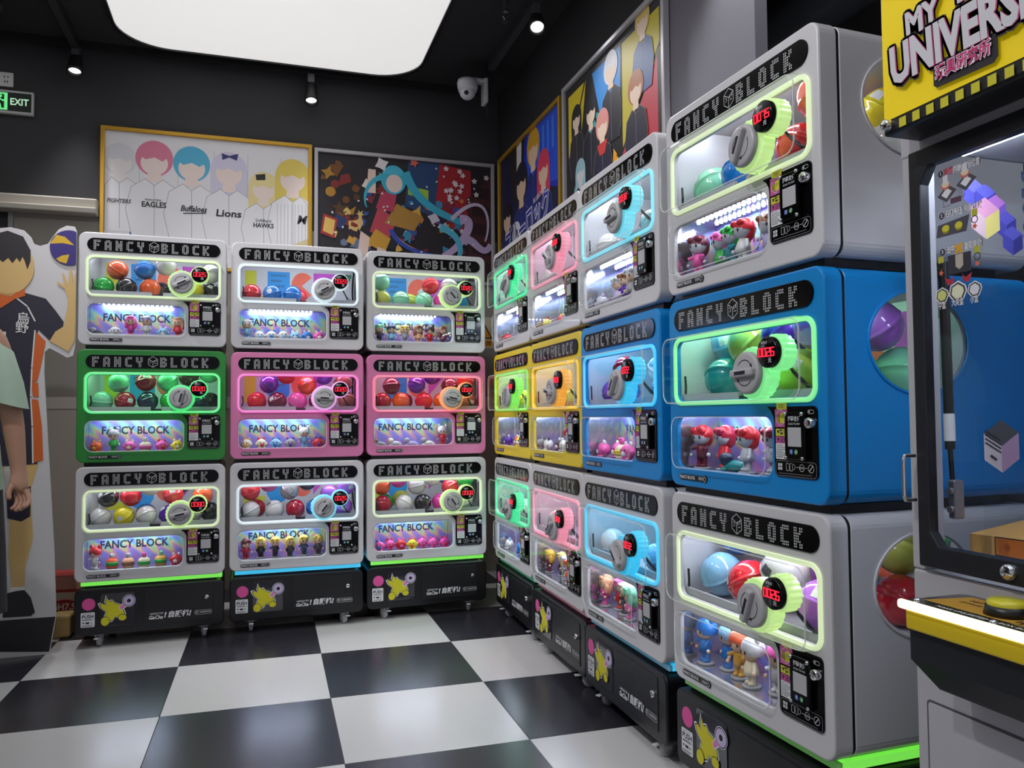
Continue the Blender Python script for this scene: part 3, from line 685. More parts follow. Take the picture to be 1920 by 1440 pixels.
S = lambda s: [tuple(q.split(',')) for q in s.split()]
COLS = {  # pill left end x, y, angle from the photograph's geometry
 'left back stack': (-.762, 4.146, .031), 'middle back stack': (-.086, 4.184, .001), 'right back stack': (.589, 4.211, .020),
 'far side stack': (1.242, 4.138, -.029), 'second side stack': (1.217, 3.456, -.031), 'third side stack': (1.189, 2.785, -.021), 'near side stack': (1.169, 2.060, .029)}
DATA = {
 'left back stack': {
  'A': ('white', 'lime', 'glowlime', '0025', 28, 'green:.085:0 black:.185:0 orange:.155:1 blue:.275:1 orange:.265:0 white:.37:1 black:.345:0 yellow:.50:0 black:.59:0 white:.58:1', S('s,black,grey b,white,grey l,pink,magenta c,lavender,white b,skyblue,white l,peach,red')),
  'B': ('green', 'green', 'green', '0020', 75, 'mint:.09:0 mint:.165:1 crimson:.185:0 navy:.255:0 crimson:.285:1 green:.35:0 mint:.385:1 maroon:.48:1 mint:.565:1 navy:.53:0 black:.60:0', S('b,orange,gold h,grey,green b,pink,cream f,cream,pink,white b,pink,red b,yellow,cream')),
  'C': ('white', 'lime', 'glowlime', '0080', 12, 'white:.085:0 yellow:.185:0 black:.125:1 red:.225:1 white:.305:1 blue:.285:0:.15 white:.26:0 red:.365:1 purple:.345:0 black:.435:1 grey:.46:0 orange:.55:1 black:.59:0', S('h,red,white f,orange,green,white f,peach,brown,silver f,cream,green,pink f,gold,green,mint b,red,white'))},
 'middle back stack': {
  'A': ('white', 'pearl', 'pearl', '0023', 30, 'red:.075:0 blue:.145:0 blue:.245:0 red:.335:0', S('c,white,skyblue b,white,skyblue b,white,blue b,white,skyblue b,skyblue,white b,blue,white b,pink,white')),
  'B': ('pink', 'magenta', 'lilac', '0020', -4, 'red:.125:0 purple:.185:1 red:.235:1 maroon:.22:0 pink:.315:0 orange:.345:1 purple:.43:1 maroon:.40:0 brown:.59:0 brown:.55:1', S('b,cream,gold b,cream,red b,skyblue,blue b,grey,purple h,white,skyblue b,red,purple')),
  'C': ('white', 'pearl', 'aqua', '0025', 52, 'red:.075:1 white:.055:0 red:.125:0 pink:.175:1 white:.215:0 grey:.265:1 crimson:.305:0 black:.365:1 blue:.40:0 lilac:.49:1 lilac:.58:1 lilac:.56:0', S('c,maroon,crimson l,blonde,black,black c,blonde,black l,blonde,black c,blonde,navy c,blonde,black'))},
 'right back stack': {
  'A': ('white', 'lime', 'glowlime', '0020', -50, 'mint:.095:1 olive:.085:0 mint:.175:0 olive:.265:0:.16 mint:.315:0 red:.37:1 magenta:.40:0 white:.475:1 mint:.55:0 blue:.49:0', S('c,mint,black c,navy,skyblue c,blonde,grey l,brown,peach h,black,red l,brown,maroon')),
  'B': ('pink', 'coral', 'orange', '0022', -14, 'crimson:.06:0 maroon:.15:1 orange:.145:0 crimson:.235:0 purple:.29:1 red:.325:0 orange:.42:0 purple:.37:1 maroon:.47:1 brown:.59:0 red:.57:1', S('s,grey,brown s,silver,cream s,lavender,grey s,white,grey h,white,red')),
  'C': ('white', 'lime', 'glowlime', '0008', -55, 'crimson:.055:0 orange:.095:1 green:.125:0 magenta:.175:1 white:.215:0 white:.275:1 black:.305:0 olive:.25:1:.2 white:.345:1 red:.405:1 magenta:.40:0 blue:.47:1 green:.565:1 white:.555:0', S('b,pink,blue b,pink,red b,red,pink b,yellow,orange b,pink,magenta b,pink,magenta b,magenta,red'))},
 'far side stack': {
  'A': ('white', 'teal', 'teal', '0030', 30, 'white:.12:0 red:.50:0 orange:.58:0', S('b,red,grey b,crimson,white b,red,black')),
  'B': ('yellow', 'grass', 'grass', '0028', 70, 'red:.10:0 orange:.22:0 yellow:.33:0 brown:.56:0', S('b,purple,white b,red,white b,yellow,white b,blue,white b,blue,pink')),
  'C': ('white', 'teal', 'teal', '0032', 20, 'black:.15:0 white:.30:0 white:.54:0 grey:.59:1', S('b,white,skyblue b,blue,white b,skyblue,silver b,magenta,white'))},
 'second side stack': {
  'A': ('white', 'rose', 'rose', '0028', -30, 'white:.12:0 blue:.52:0 lilac:.59:0 blue:.56:1', S('b,yellow,red b,red,gold b,white,silver b,gold,white')),
  'B': ('yellow', 'amber', 'flame', '0020', -10, 'yellow:.14:0 olive:.25:0 green:.56:0 yellow:.59:1', S('b,white,black b,black,white b,white,grey h,red,white b,black,white')),
  'C': ('white', 'rose', 'rose', '0028', 40, 'white:.14:0 grey:.24:0 white:.55:0 black:.60:1', S('l,gold,maroon l,blonde,black c,silver,grey c,orange,orange h,black,black'))},
 'third side stack': {
  'A': ('white', 'aqua', 'aqua', '0038', 4, 'white:.10:0 white:.47:0 green:.56:1 mint:.53:0 magenta:.60:0', S('b,silver,lavender c,grey,lavender c,brown,purple c,silver,grey b,lavender,white')),
  'B': ('blue', 'cyan', 'cyan', '0022', 52, 'purple:.13:0 red:.19:1 blue:.24:0 white:.47:1 blue:.54:0 blue:.60:1', S('b,pink,white b,pink,cream f,cream,yellow,pink b,pink,white f,yellow,mint,pink b,peach,pink')),
  'C': ('white', 'cyan', 'cyan', '0032', -40, 'white:.10:0 skyblue:.46:0 red:.55:1 white:.56:0 mint:.60:0', S('l,peach,pink l,pink,red l,cream,black l,mint,pink l,pink,mint c,black,cream'))},
 'near side stack': {
  'A': ('white', 'lime', 'glowlime', '0075', 62, 'mint:.09:0 orange:.17:0 blue:.25:0 red:.48:0 orange:.52:1 blue:.58:0 black:.42:0:.25 yellow:.50:1:.33 white:.55:0:.30 white:.56:0:.30 blue:.60:1:.15', S('m,maroon,pink m,pink,green m,green,teal m,red,white m,brown,lavender m,gold,navy')),
  'B': ('blue', 'spring', 'spring', '0026', 2, 'teal:.15:0 olive:.20:1 skyblue:.10:1 purple:.38:1 lilac:.57:1 olive:.45:0 olive:.57:0 mint:.58:0:.25 lilac:.55:1:.26 skyblue:.57:1:.28 mint:.56:0:.31', S('m,red,maroon m,crimson,red s,teal,navy m,red,silver m,crimson,silver b,grey,black')),
  'C': ('white', 'lime', 'glowlime', '0026', 68, 'blue:.10:1 skyblue:.08:0 red:.19:0 lilac:.28:0 white:.36:1 white:.30:0:.22 gold:.42:1 lilac:.49:1 blue:.57:0 lilac:.52:0 olive:.57:1:.26 red:.58:0:.28 red:.54:0:.31 white:.57:1:.31', S('h,blue,blue h,skyblue,blue h,orange,gold h,white,cream h,pink,white h,white,white'))}}

# ---- rolling base cabinets
BH, BZ = .216, .062
GB = {}
GB['body'] = MB().mesh(plate([rrect(-MW / 2 + .002, MW / 2 - .002, 0, BH, .028)], .55, .006, .004)).build('base_body')
GB['deck'] = MB().box(-MW / 2 + .04, MW / 2 - .04, .03, .55, BH, BH + .031).build('base_riser')
GB['strip'] = MB().rbox(-MW / 2 + .025, MW / 2 - .012, .020, .032, BH + .010, BH + .029, .002).build('light_strip')
GB['sidestrip'] = MB().box(MW / 2 - .030, MW / 2 - .012, .032, .55, BH + .010, BH + .029).build('light_strip')
GB['flap'] = plate([rrect(U(.11), U(.255), .038, .190, .012)], .004, .001, .0015)
GB['door'] = plate([rrect(U(.298), U(.600), .030, .196, .004)], .004, .001, .0015)
GB['doorlock'] = MB().lathe([(.011, 0), (.011, -.008), (.009, -.010), (0, -.010)], 16, axis='Y').build('base_lock')
GB['dark'] = MB().box(U(.12), U(.245), .0038, .0044, .05, .18).build()
BSS = {}
def base_print():
    a = BSS['push_label'] = Art(.0038, .0002)
    a.poly(rrect(U(.030), U(.088), .040, .108, .005), PALE)
    a.text('PUSH', U(.059), .088, .022, INK, .03, width=.048); a.text('PRESS LIGHTLY', U(.059), .102, .006, INK)
    a.text('请轻推取蛋口', U(.059), .074, .008, INK, .01, width=.046); a.poly(rrect(U(.050), U(.066), .056, .064, .001), INK)
    a.poly([(U(.036), .064), (U(.046), .064), (U(.041), .056)], INK); a.line([(U(.072), .064), (U(.080), .060), (U(.072), .056)], .0012, INK, True)
    a.line([(U(.036), .049), (U(.082), .049)], .002, '#77777c'); a.line([(U(.036), .045), (U(.076), .045)], .002, '#77777c')
    a = BSS['burst_sticker'] = Art(.0036, .0002)
    a.poly(burst(U(.062), .145, .030, .026, 22), '#e0559e')
    a = BSS['megaphone_sticker'] = Art(.0012, .0002)
    def blob(cx, cz, k):
        return [(U(cx) + k * q[0], cz + k * q[1]) for q in [(-.030, .062), (-.020, .040), (-.006, .043), (.004, .030), (.030, .020), (.040, .000), (.046, -.020), (.040, -.038), (.022, -.036), (.006, -.030), (-.004, -.046), (-.022, -.052), (-.038, -.040), (-.036, -.020), (-.030, -.006), (-.052, .012), (-.060, .030), (-.050, .034), (-.030, .022), (-.036, .034)]]
    a.poly(blob(.168, .112, 1.14), PALE); a.poly(blob(.168, .112, 1.05), INK); a.poly(blob(.168, .112, .98), '#d4cc22')
    a.poly([(U(.190), .120), (U(.198), .106), (U(.238), .132), (U(.216), .158)], PALE); a.poly([(U(.192), .120), (U(.199), .110), (U(.234), .135), (U(.218), .153)], '#e07bbf')
    for r_, c_ in ((.029, PALE), (.027, INK), (.024, '#c9b6e0'), (.011, PALE), (.009, INK)): a.poly(ell(U(.232), .150, r_, r_, 24), c_)
    a.poly(ell(U(.132), .062, .020, .022, 18), INK); a.poly(ell(U(.132), .062, .018, .020, 18), '#d4cc22'); a.poly(ell(U(.205), .074, .019, .016, 18), INK); a.poly(ell(U(.205), .074, .017, .014, 18), '#d4cc22')
    a = BSS['base_lettering'] = Art(.0012, .0002)
    a.text('CAPSULE TOY', U(.322), .078, .011, PALE, .02, align='LEFT', width=.060, shear=.2); a.text('GaCha', U(.318), .060, .023, PALE, .03, align='LEFT', width=.062, shear=.2); a.text('!', U(.390), .068, .034, PALE, .04, shear=.2)
    a.text('自販机', U(.448), .068, .032, PALE, .03, width=.090, shear=.15); a.text('!', U(.500), .068, .034, PALE, .04, shear=.2)
    a.line(rrect(U(.520), U(.598), .058, .078, .008), .0014, DOTS, True); a.text('玩', U(.531), .068, .015, DOTS, .02); a.text('玩具研究所', U(.568), .068, .010, DOTS, .02, width=.052)
base_print(); BSM = {k_: a_.mb.build(k_) for k_, a_ in BSS.items()}
GB['plate'] = MB().box(-.028, .028, -.028, .028, -.004, 0).build('caster_plate')
GB['fork'] = MB().add([(-.013, -.022, -.004), (-.013, .022, -.004), (-.013, .016, -.040), (-.013, .000, -.040), (-.010, -.022, -.004), (-.010, .022, -.004), (-.010, .016, -.040), (-.010, .000, -.040)], [(0, 1, 2, 3), (7, 6, 5, 4), (0, 4, 5, 1), (1, 5, 6, 2), (2, 6, 7, 3), (3, 7, 4, 0)]).add([(.010, -.022, -.004), (.010, .022, -.004), (.010, .016, -.040), (.010, .000, -.040), (.013, -.022, -.004), (.013, .022, -.004), (.013, .016, -.040), (.013, .000, -.040)], [(0, 1, 2, 3), (7, 6, 5, 4), (0, 4, 5, 1), (1, 5, 6, 2), (2, 6, 7, 3), (3, 7, 4, 0)]).box(-.013, .013, -.022, .022, -.007, -.003).build('caster_fork')
GB['wheel'] = MB().lathe([(0, -.009), (.026, -.009), (.0285, -.006), (.0285, .006), (.026, .009), (0, .009)], 22, (0, .010, -.0335), 'X').build('caster_wheel')
GB['brake'] = MB().rbox(-.010, .010, -.050, -.018, -.018, -.013, .002).build('caster_brake')
STRIPC = {'left back stack': 'grass', 'middle back stack': 'cyan', 'right back stack': 'grass', 'far side stack': 'teal', 'second side stack': 'coral', 'third side stack': 'cyan', 'near side stack': 'grass'}
SPOT = {'left back stack': 'leftmost along the back', 'middle back stack': 'middle one along the back', 'right back stack': 'rightmost along the back', 'far side stack': 'farthest in the side row', 'second side stack': 'second in the side row from the corner', 'third side stack': 'third in the side row from the corner', 'near side stack': 'nearest in the side row'}
for ci, (cn, (px_, py_, ang)) in enumerate(COLS.items()):
    rz = ang + (0 if ci < 3 else -math.pi / 2)
    d = Vector((math.cos(rz), math.sin(rz), 0))
    o = Vector((px_, py_, 0)) + d * (MW / 2 - .036)
    b = thing('machine_base', f'black rolling base cabinet under the capsule machines, {SPOT[cn]}', 'cabinet', (o.x, o.y, 0), rz, 'rolling machine bases')
    bd = link('cabinet_body', GB['body'], BLACK, b, (0, 0, BZ)); link('riser', GB['deck'], BLACK, b, (0, 0, BZ))
    link('light_strip', GB['strip'], (STRIPG if ci < 3 else STRIPD)[STRIPC[cn]], b, (0, 0, BZ)); link('side_light_strip', GB['sidestrip'], STRIPG[STRIPC[cn]], b, (0, 0, BZ))
    link('collection_flap', GB['flap'], mat('#26262e', .1, coat=.6), bd); dr = link('cabinet_door', GB['door'], mat('#16161a', .4), bd)
    link('lock', GB['doorlock'], CHROME, dr, (U(.575), .0012, .140)); [link(k_, BSM[k_], a_.m, bd) for k_, a_ in BSS.items()]
    for sx in (-.225, .235):
        for sy in (.045, .50):
            cs = link('caster', GB['plate'], STEEL, b, (sx, sy, BZ), (0, 0, random.uniform(-.5, .5)))
            link('fork', GB['fork'], mat('#c9c9cd', .35, metal=.2), cs); link('wheel', GB['wheel'], mat('#a6a6aa', .5), cs); link('brake', GB['brake'], mat('#c9c9cd', .35, metal=.2), cs)
    for row, z in (('C', .309), ('B', .863), ('A', 1.4172)):
        machine(cn, row, DATA[cn][row], (o.x, o.y, z), rz, .062 if cn == 'near side stack' else .048)
    for z in (.309 + MH, .863 + MH):
        sp = tag(link('stacking_plate', MB().box(-MW / 2 + .03, MW / 2 - .03, .03, .55, z, z + .0192).build('stacking_plate'), BLACK, None, (o.x, o.y, 0), (0, 0, rz)), f'black spacer plate between the {"bottom and middle" if z < 1 else "middle and top"} machines of {cn}', 'spacer plate', 'spacer plates')

# ------------------------------------------------------------------ posters
GOLD = mat('#c8992c', .35, metal=.4); SILV = mat('#b5b3b8', .35, metal=.2)
PW = mat('#e9e7ea', .4, coat=.15)
def poster(label, w_, h_, frame, loc, rz, art):
    t = thing('framed_poster', label, 'poster', loc, rz, 'framed posters')
    fr = link('frame', plate([[(0, 0), (w_, 0), (w_, h_), (0, h_)], [(.024, .024), (w_ - .024, .024), (w_ - .024, h_ - .024), (.024, h_ - .024)]], .03, .003, -.03), frame, t)
    a = Art(-.012, .00006); a.poly([(.02, .02), (w_ - .02, .02), (w_ - .02, h_ - .02), (.02, h_ - .02)], art[0])
    art[1](a, w_, h_)
    link('backboard', MB().box(.02, w_ - .02, -.0115, 0, .02, h_ - .02).build('backboard'), BLACK, t)
    a.build('printed_picture', t)
    return t
def clip(pts, w_, h_, b=.022):
    lo, hx, hz = b, w_ - b, h_ - b
    def cut(ps, f, g):
        o = []
        for i in range(len(ps)):
            p_, q = ps[i - 1], ps[i]
            if f(q):
                if not f(p_): o.append(g(p_, q))
                o.append(q)
            elif f(p_): o.append(g(p_, q))
        return o
    def ix(v): return lambda p_, q: (v, p_[1] + (q[1] - p_[1]) * (v - p_[0]) / (q[0] - p_[0]))
    def iz(v): return lambda p_, q: (p_[0] + (q[0] - p_[0]) * (v - p_[1]) / (q[1] - p_[1]), v)
    for f, g in ((lambda p_: p_[0] >= lo, ix(lo)), (lambda p_: p_[0] <= hx, ix(hx)), (lambda p_: p_[1] >= lo, iz(lo)), (lambda p_: p_[1] <= hz, iz(hz))):
        if pts: pts = cut(pts, f, g)
    return pts
def bust(a, x, z, s, hair, skin, top, W_, H_, long=False, line='#8d8a90'):
    """faceless generic bust; z is the chin height"""
    def P_(pts, c):
        q = clip(pts, W_, H_)
        if len(q) > 2: a.poly(q, c)
    if long: P_(rrect(x - .11 * s, x + .11 * s, z - .16 * s, z + .12 * s, .05 * s), hair)
    P_(ell(x, z + .085 * s, .108 * s, .112 * s), hair)
    P_([(x - .035 * s, z + .03 * s), (x + .035 * s, z + .03 * s), (x + .04 * s, z - .06 * s), (x - .04 * s, z - .06 * s)], skin)
    P_([(x - .13 * s, z - .10 * s), (x - .05 * s, z - .045 * s), (x, z - .085 * s), (x + .05 * s, z - .045 * s), (x + .13 * s, z - .10 * s), (x + .16 * s, z - .24 * s), (x + .12 * s, z - .42 * s), (x - .12 * s, z - .42 * s), (x - .16 * s, z - .24 * s)], top)
    a.line([(min(max(q[0], .026), W_ - .026), q[1]) for q in [(x - .12 * s, max(z - .42 * s, .03)), (x - .16 * s, z - .24 * s), (x - .13 * s, z - .10 * s), (x - .05 * s, z - .045 * s), (x, z - .085 * s), (x + .05 * s, z - .045 * s), (x + .13 * s, z - .10 * s), (x + .16 * s, z - .24 * s), (x + .12 * s, max(z - .42 * s, .03))]], .0025, line)
    P_(ell(x, z + .055 * s, .078 * s, .074 * s), skin)
    P_(ell(x, z + .10 * s, .094 * s, .085 * s, 20, 5, 175) + [(x - .05 * s, z + .075 * s), (x, z + .092 * s), (x + .045 * s, z + .07 * s)], hair)
    a.line([(x, z - .085 * s), (x + .003, max(z - .40 * s, .03))], .0025, line)
def art1(a, W_, H_):
    xs = [.022, .165 * 1.0 * W_ + .01, .343 * W_ + .008, .515 * W_ + .004, .680 * W_, .842 * W_, W_ - .022]
    for x in xs[1:-1]: a.line([(x, .03), (x, H_ - .10)], .002, '#a9a7ad')
    jer = '#eeedf0'
    T0 = H_
    a.poly([(.165, .03), (.215, .03), (.215, .46), (.195, .49), (.165, .36)], '#2c6fc0')
    bust(a, .105, T0 - .27, .88, '#dcdbe0', '#efe9e6', jer, W_, H_)
    bust(a, .30, T0 - .26, 1.0, '#e0809c', '#f2ded6', jer, W_, H_)
    bust(a, .515, T0 - .275, 1.0, '#54b4d8', '#f2ded6', jer, W_, H_)
    bust(a, .735, T0 - .29, 1.0, '#d6d2e6', '#f2ded6', jer, W_, H_, True)
    bust(a, .945, T0 - .37, .85, '#eedc9c', '#f4e2d6', jer, W_, H_, True)
    bust(a, 1.125, T0 - .30, 1.0, '#e6cf62', '#f2ded6', jer, W_, H_, True)
    a.poly([(.69, T0 - .105), (.735, T0 - .118), (.79, T0 - .10), (.782, T0 - .145), (.735, T0 - .128), (.695, T0 - .148)], '#35356e')
    a.poly([(.895, T0 - .225), (.955, T0 - .215), (.955, T0 - .255), (.90, T0 - .26)], '#2a2622')
    dk = '#2b2a30'
    a.text('FIGHTERS', .105, T0 - .455, .034, dk, .02, width=.13, shear=.25)
    a.text('RAKUTEN', .295, T0 - .435, .016, dk, .01, width=.09); a.text('EAGLES', .30, T0 - .465, .046, dk, .03, width=.14)
    a.text('Buffaloes', .53, T0 - .475, .05, dk, .03, width=.15, shear=.2); a.line([(.47, T0 - .505), (.60, T0 - .495)], .006, dk)
    a.text('Lions', .735, T0 - .49, .062, dk, .03, width=.15, shear=.1)
    a.text('SoftBank', .945, T0 - .52, .026, dk, .01, width=.10); a.text('HAWKS', .945, T0 - .552, .04, dk, .03, width=.125)
    for k in range(9): a.line([(1.03 + .022 * k, .03), (1.03 + .022 * k, T0 - .40)], .0016, '#9a98a2')
    a.text('M', 1.185, T0 - .50, .075, dk, .03, shear=.25)
    a.poly([(.245, .03), (.355, .03), (.36, .13), (.24, .10)], '#b86a5c'); a.poly([(.455, .03), (.58, .03), (.575, .13), (.46, .14)], '#b9d4ea'); a.line([(.46, .135), (.575, .125)], .014, '#3a3c6a')
    a.poly([(1.02, .12), (1.22, .20), (1.22, .24), (1.02, .145)], '#d8cfa2'); a.poly([(.92, .03), (1.0, .03), (.99, .08), (.94, .10)], '#d690b0')
def art2(a, W_, H_):
    rnd = random.Random(11)
    def P_(pts, c):
        q = clip(pts, W_, H_)
        if len(q) > 2: a.poly(q, c)
    PB_ = P_
    P_([(.78, .42), (1.06, .36), (1.06, .80), (.84, .83)], '#b02630'); P_([(1.05, .03), (1.21, .03), (1.21, .78), (1.03, .60)], '#4a2026')
    P_([(.60, .52), (.80, .46), (.84, .83), (.62, .83)], '#2a4a78'); P_([(.62, .60), (.76, .57), (.76, .64), (.62, .66)], '#a8d24a')
    for k in range(5): P_([(1.07, .10 + .13 * k), (1.20, .08 + .13 * k), (1.20, .16 + .13 * k), (1.07, .18 + .13 * k)], '#2d1418')
    for k in range(46):
        x, z = rnd.uniform(.05, .52), rnd.uniform(.42, .80)
        if rnd.random() < .75:
            P_(burst(x, z, rnd.uniform(.02, .07), rnd.uniform(.012, .035), rnd.randint(3, 6), rnd.uniform(0, 3)), rnd.choice(['#b8862c', '#d8b04a', '#7a4a1e', '#8a2c28', '#e4c878', '#5a3a20', '#efe6dc']))
    for k in range(26):
        x, z = rnd.uniform(.03, .42), rnd.uniform(.05, .42)
        P_(burst(x, z, rnd.uniform(.02, .06), rnd.uniform(.02, .04), rnd.randint(2, 5), rnd.uniform(0, 3)), rnd.choice(['#c0642a', '#8f2f24', '#d8a44a', '#2a3a6a', '#34202a', '#e6c07a', '#6a7a9a']))
    P_([(.04, .30), (.13, .27), (.15, .40), (.06, .43)], '#a62c30'); P_([(.055, .315), (.12, .29), (.135, .39), (.07, .41)], '#e0b860')
    def sweep(pts, w0, w1, c, dz=.09):
        up_, dn = [], []
        n = len(pts)
        for i, (x, z) in enumerate(pts):
            p0, p1 = pts[max(i - 1, 0)], pts[min(i + 1, n - 1)]; l = math.hypot(p1[0] - p0[0], p1[1] - p0[1]) or 1
            nx, nz = -(p1[1] - p0[1]) / l, (p1[0] - p0[0]) / l; t_ = i / (n - 1); w_ = w0 * (1 - t_) + w1 * t_
            up_.append((x + nx * w_, z + nz * w_)); dn.append((x - nx * w_, z - nz * w_))
        for i in range(n - 1): PB_([(x_, z_ + dz) for x_, z_ in (up_[i], dn[i], dn[i + 1], up_[i + 1])], c); a.k -= 1
        a.k += 1
    def bez(p0, p1, p2, p3, n=14):
        return [tuple((1 - t) ** 3 * p0[i] + 3 * t * (1 - t) ** 2 * p1[i] + 3 * t * t * (1 - t) * p2[i] + t ** 3 * p3[i] for i in (0, 1)) for t in [k / n for k in range(n + 1)]]
    for k in range(60):
        x, z = rnd.uniform(.30, 1.0), rnd.uniform(.22, .62)
        P_(burst(x, z, rnd.uniform(.015, .05), rnd.uniform(.008, .03), rnd.randint(2, 6), rnd.uniform(0, 3)), rnd.choice(['#c9485a', '#2f5aa8', '#e0b04a', '#6a3f8a', '#d8d2e0', '#3c8fb8', '#e2884a', '#28203a', '#8a2c3c']))
    def PS_(pts, c): PB_([(x, z + .09) for x, z in pts], c)
    # colourful robe shapes, streaming ribbons, a plain oval with teal strands
    for pts, c in (([(.30, .20), (.52, .12), (.62, .30), (.56, .46), (.40, .50)], '#20222e'), ([(.36, .24), (.48, .18), (.54, .32), (.42, .42)], '#c8485a'), ([(.34, .16), (.46, .10), (.50, .20), (.40, .26)], '#d8a23a'), ([(.46, .30), (.66, .26), (.72, .36), (.54, .44)], '#b88a3a'), ([(.40, .40), (.52, .38), (.54, .50), (.44, .52)], '#c0405e')): PS_(pts, c)
    PS_([(.27, .02), (.34, .02), (.36, .20), (.30, .24)], '#eed3c4'); PS_([(.40, .02), (.46, .02), (.47, .12), (.41, .14)], '#eed3c4'); PS_([(.34, .50), (.40, .50), (.40, .66), (.35, .66)], '#eed3c4')
    for c, q in (('#e2583a', (.50, .10)), ('#f2d84a', (.53, .09)), ('#3c9ad8', (.56, .08)), ('#e8e4ee', (.59, .075)), ('#3650b8', (.62, .07))): sweep(bez((.50, .26), (.54, .16), (.66, q[1] + .02), (.98, .03 + (q[0] - .5) * .5)), .016, .010, c)
    sweep(bez((.46, .62), (.36, .60), (.30, .48), (.34, .40)), .02, .004, '#3fb8d0')
    PS_(ell(.52, .60, .085, .10), '#3db4d2'); PS_(ell(.525, .575, .055, .062), '#f0d8cc'); PS_(ell(.52, .635, .075, .055, 16, 0, 180), '#4cc4de')
    sweep(bez((.60, .66), (.66, .50), (.74, .42), (1.0, .34)), .030, .022, '#3db4d2'); sweep(bez((.98, .36), (1.12, .40), (1.00, .16), (.86, .10)), .034, .02, '#c9b2dc')
    sweep(bez((.92, .36), (1.16, .62), (1.22, .38), (1.16, .22)), .014, .006, '#d8c8e6'); sweep(bez((1.0, .20), (1.06, .30), (1.14, .06), (1.2, .2)), .03, .02, '#c3b0d8'); sweep(bez((.84, .30), (1.0, .26), (1.02, .10), (.92, .04)), .026, .012, '#5ac0e0')
    PS_(burst(.44, .70, .05, .03, 4, .4), '#e8e2e4'); PS_(burst(.66, .73, .035, .018, 5), '#e46a5a')
    for k in range(16): P_(burst(rnd.uniform(.88, 1.18), rnd.uniform(.55, .80), .022, .012, 5, rnd.uniform(0, 2)), '#efdfe4')
    for k in range(26): P_(burst(rnd.uniform(.1, 1.1), rnd.uniform(.2, .8), .010, .007, 2, rnd.uniform(0, 3)), '#eee8ea')
def art3(a, W_, H_):
    def P_(pts, c):
        q = clip(pts, W_, H_)
        if len(q) > 2: a.poly(q, c)
    P_([(0, 0), (W_, 0), (W_, .35), (.5, .55), (.2, H_), (0, H_)], '#151c44'); P_([(.55, .5), (W_, .40), (W_, H_), (.60, H_)], '#2350d8')
    for k in range(6): P_([(.62 + .08 * k, .62), (.66 + .08 * k, .61), (.66 + .08 * k, .80), (.62 + .08 * k, .80)], '#3f78ee')
    P_([(.20, .86), (.55, .86), (.45, .45), (.30, .50)], '#20201f'); P_([(.38, .83), (.48, .84), (.47, .62), (.43, .48), (.38, .55)], '#e6e0dc')
    bust(a, .70, .64, 1.05, '#d8a428', '#ecc9ac', '#1c2c7c', W_, H_); bust(a, .47, .48, 1.15, '#1b1b2a', '#ecc9ac', '#20307e', W_, H_); bust(a, .88, .46, 1.0, '#d8405e', '#ecc9ac', '#1a2a70', W_, H_, True); bust(a, .17, .34, .95, '#17171f', '#ecc9ac', '#1c2a74', W_, H_)
    P_(ell(.37, .26, .085, .085), '#e9e8ea'); P_(ell(.37, .27, .03, .03, 5), '#222228'); P_([(.08, .02), (.16, .02), (.20, .12), (.12, .18)], '#e6cdb8')
    a.text('ブルーロック', .56, .265, .21, '#eceaf2', .05, R(7), width=.84); a.text('ブルーロック', .56, .265, .21, '#2733a8', .012, R(7), width=.825); a.text('BLUELOCK', .80, .40, .04, '#eceaf2', .01, R(7))
def art4(a, W_, H_):
    def P_(pts, c):
        q = clip(pts, W_, H_)
        if len(q) > 2: a.poly(q, c)
    P_([(.06, .45), (.20, .40), (.30, .80), (.06, .80)], '#e2c81e'); P_([(.22, .20), (.46, .16), (.50, .55), (.36, .62)], '#2fa8a6'); P_([(.38, .80), (.70, .80), (.70, .42), (.52, .42)], '#2f8fe0')
    P_([(.72, .80), (1.08, .80), (1.08, .62), (.72, .30)], '#c8b834'); P_([(.70, .27), (1.06, .60), (1.06, .12), (.94, .05)], '#c03a48'); P_([(.58, .10), (.80, .16), (.62, .34)], '#eaa21e'); P_([(.52, .03), (.72, .03), (.60, .20)], '#e4a81a')
    P_([(.06, .03), (.22, .03), (.14, .30)], '#7cb6c0')
    for p0, p1 in (((.03, .40), (.30, .82)), ((.22, .18), (.36, .82)), ((.36, .64), (.72, .10)), ((.71, .82), (.71, .28)), ((.70, .28), (1.1, .66)), ((.66, .30), (.98, .03))): a.line([p0, p1], .016, '#17161a')
    bk = '#22212e'
    bust(a, .17, .60, .62, '#1d1a20', '#eed3be', '#2b2830', W_, H_, True); bust(a, .36, .56, .68, '#1b1b24', '#eed3be', bk, W_, H_); bust(a, .60, .68, .72, '#e4e2ea', '#eed3be', bk, W_, H_); bust(a, .93, .76, .64, '#d8bc6a', '#eed3be', '#3d5c94', W_, H_)
    bust(a, .22, .30, .60, '#9cc4d0', '#d8d6da', '#2a2c34', W_, H_, True); bust(a, .50, .44, .70, '#e0948c', '#eed3be', '#232238', W_, H_); bust(a, .86, .48, .70, '#b06a3c', '#eed3be', '#272638', W_, H_)
    P_([(.44, .41), (.56, .41), (.53, .35), (.47, .35)], '#c83a34')
poster('gold framed poster of six busts in white baseball jerseys on back wall', 1.247, .86, GOLD, (-.906, YW - .001, 1.99), 0, ('#e9e7ea', art1))
poster('silver framed dark collage poster with turquoise ribbons on the back wall', 1.229, .86, SILV, (.355, YW - .001, 1.975), 0, ('#241f24', art2))
poster('gold framed blue poster with Japanese lettering on the side bulkhead', 1.18, .86, GOLD, (XB - .001, 5.224, 1.985), -math.pi / 2, ('#1a2fb4', art3))
poster('silver framed poster of coloured shards and dark figures on side bulkhead', 1.143, .87, SILV, (XB - .001, 4.003, 1.99), -math.pi / 2, ('#17161a', art4))

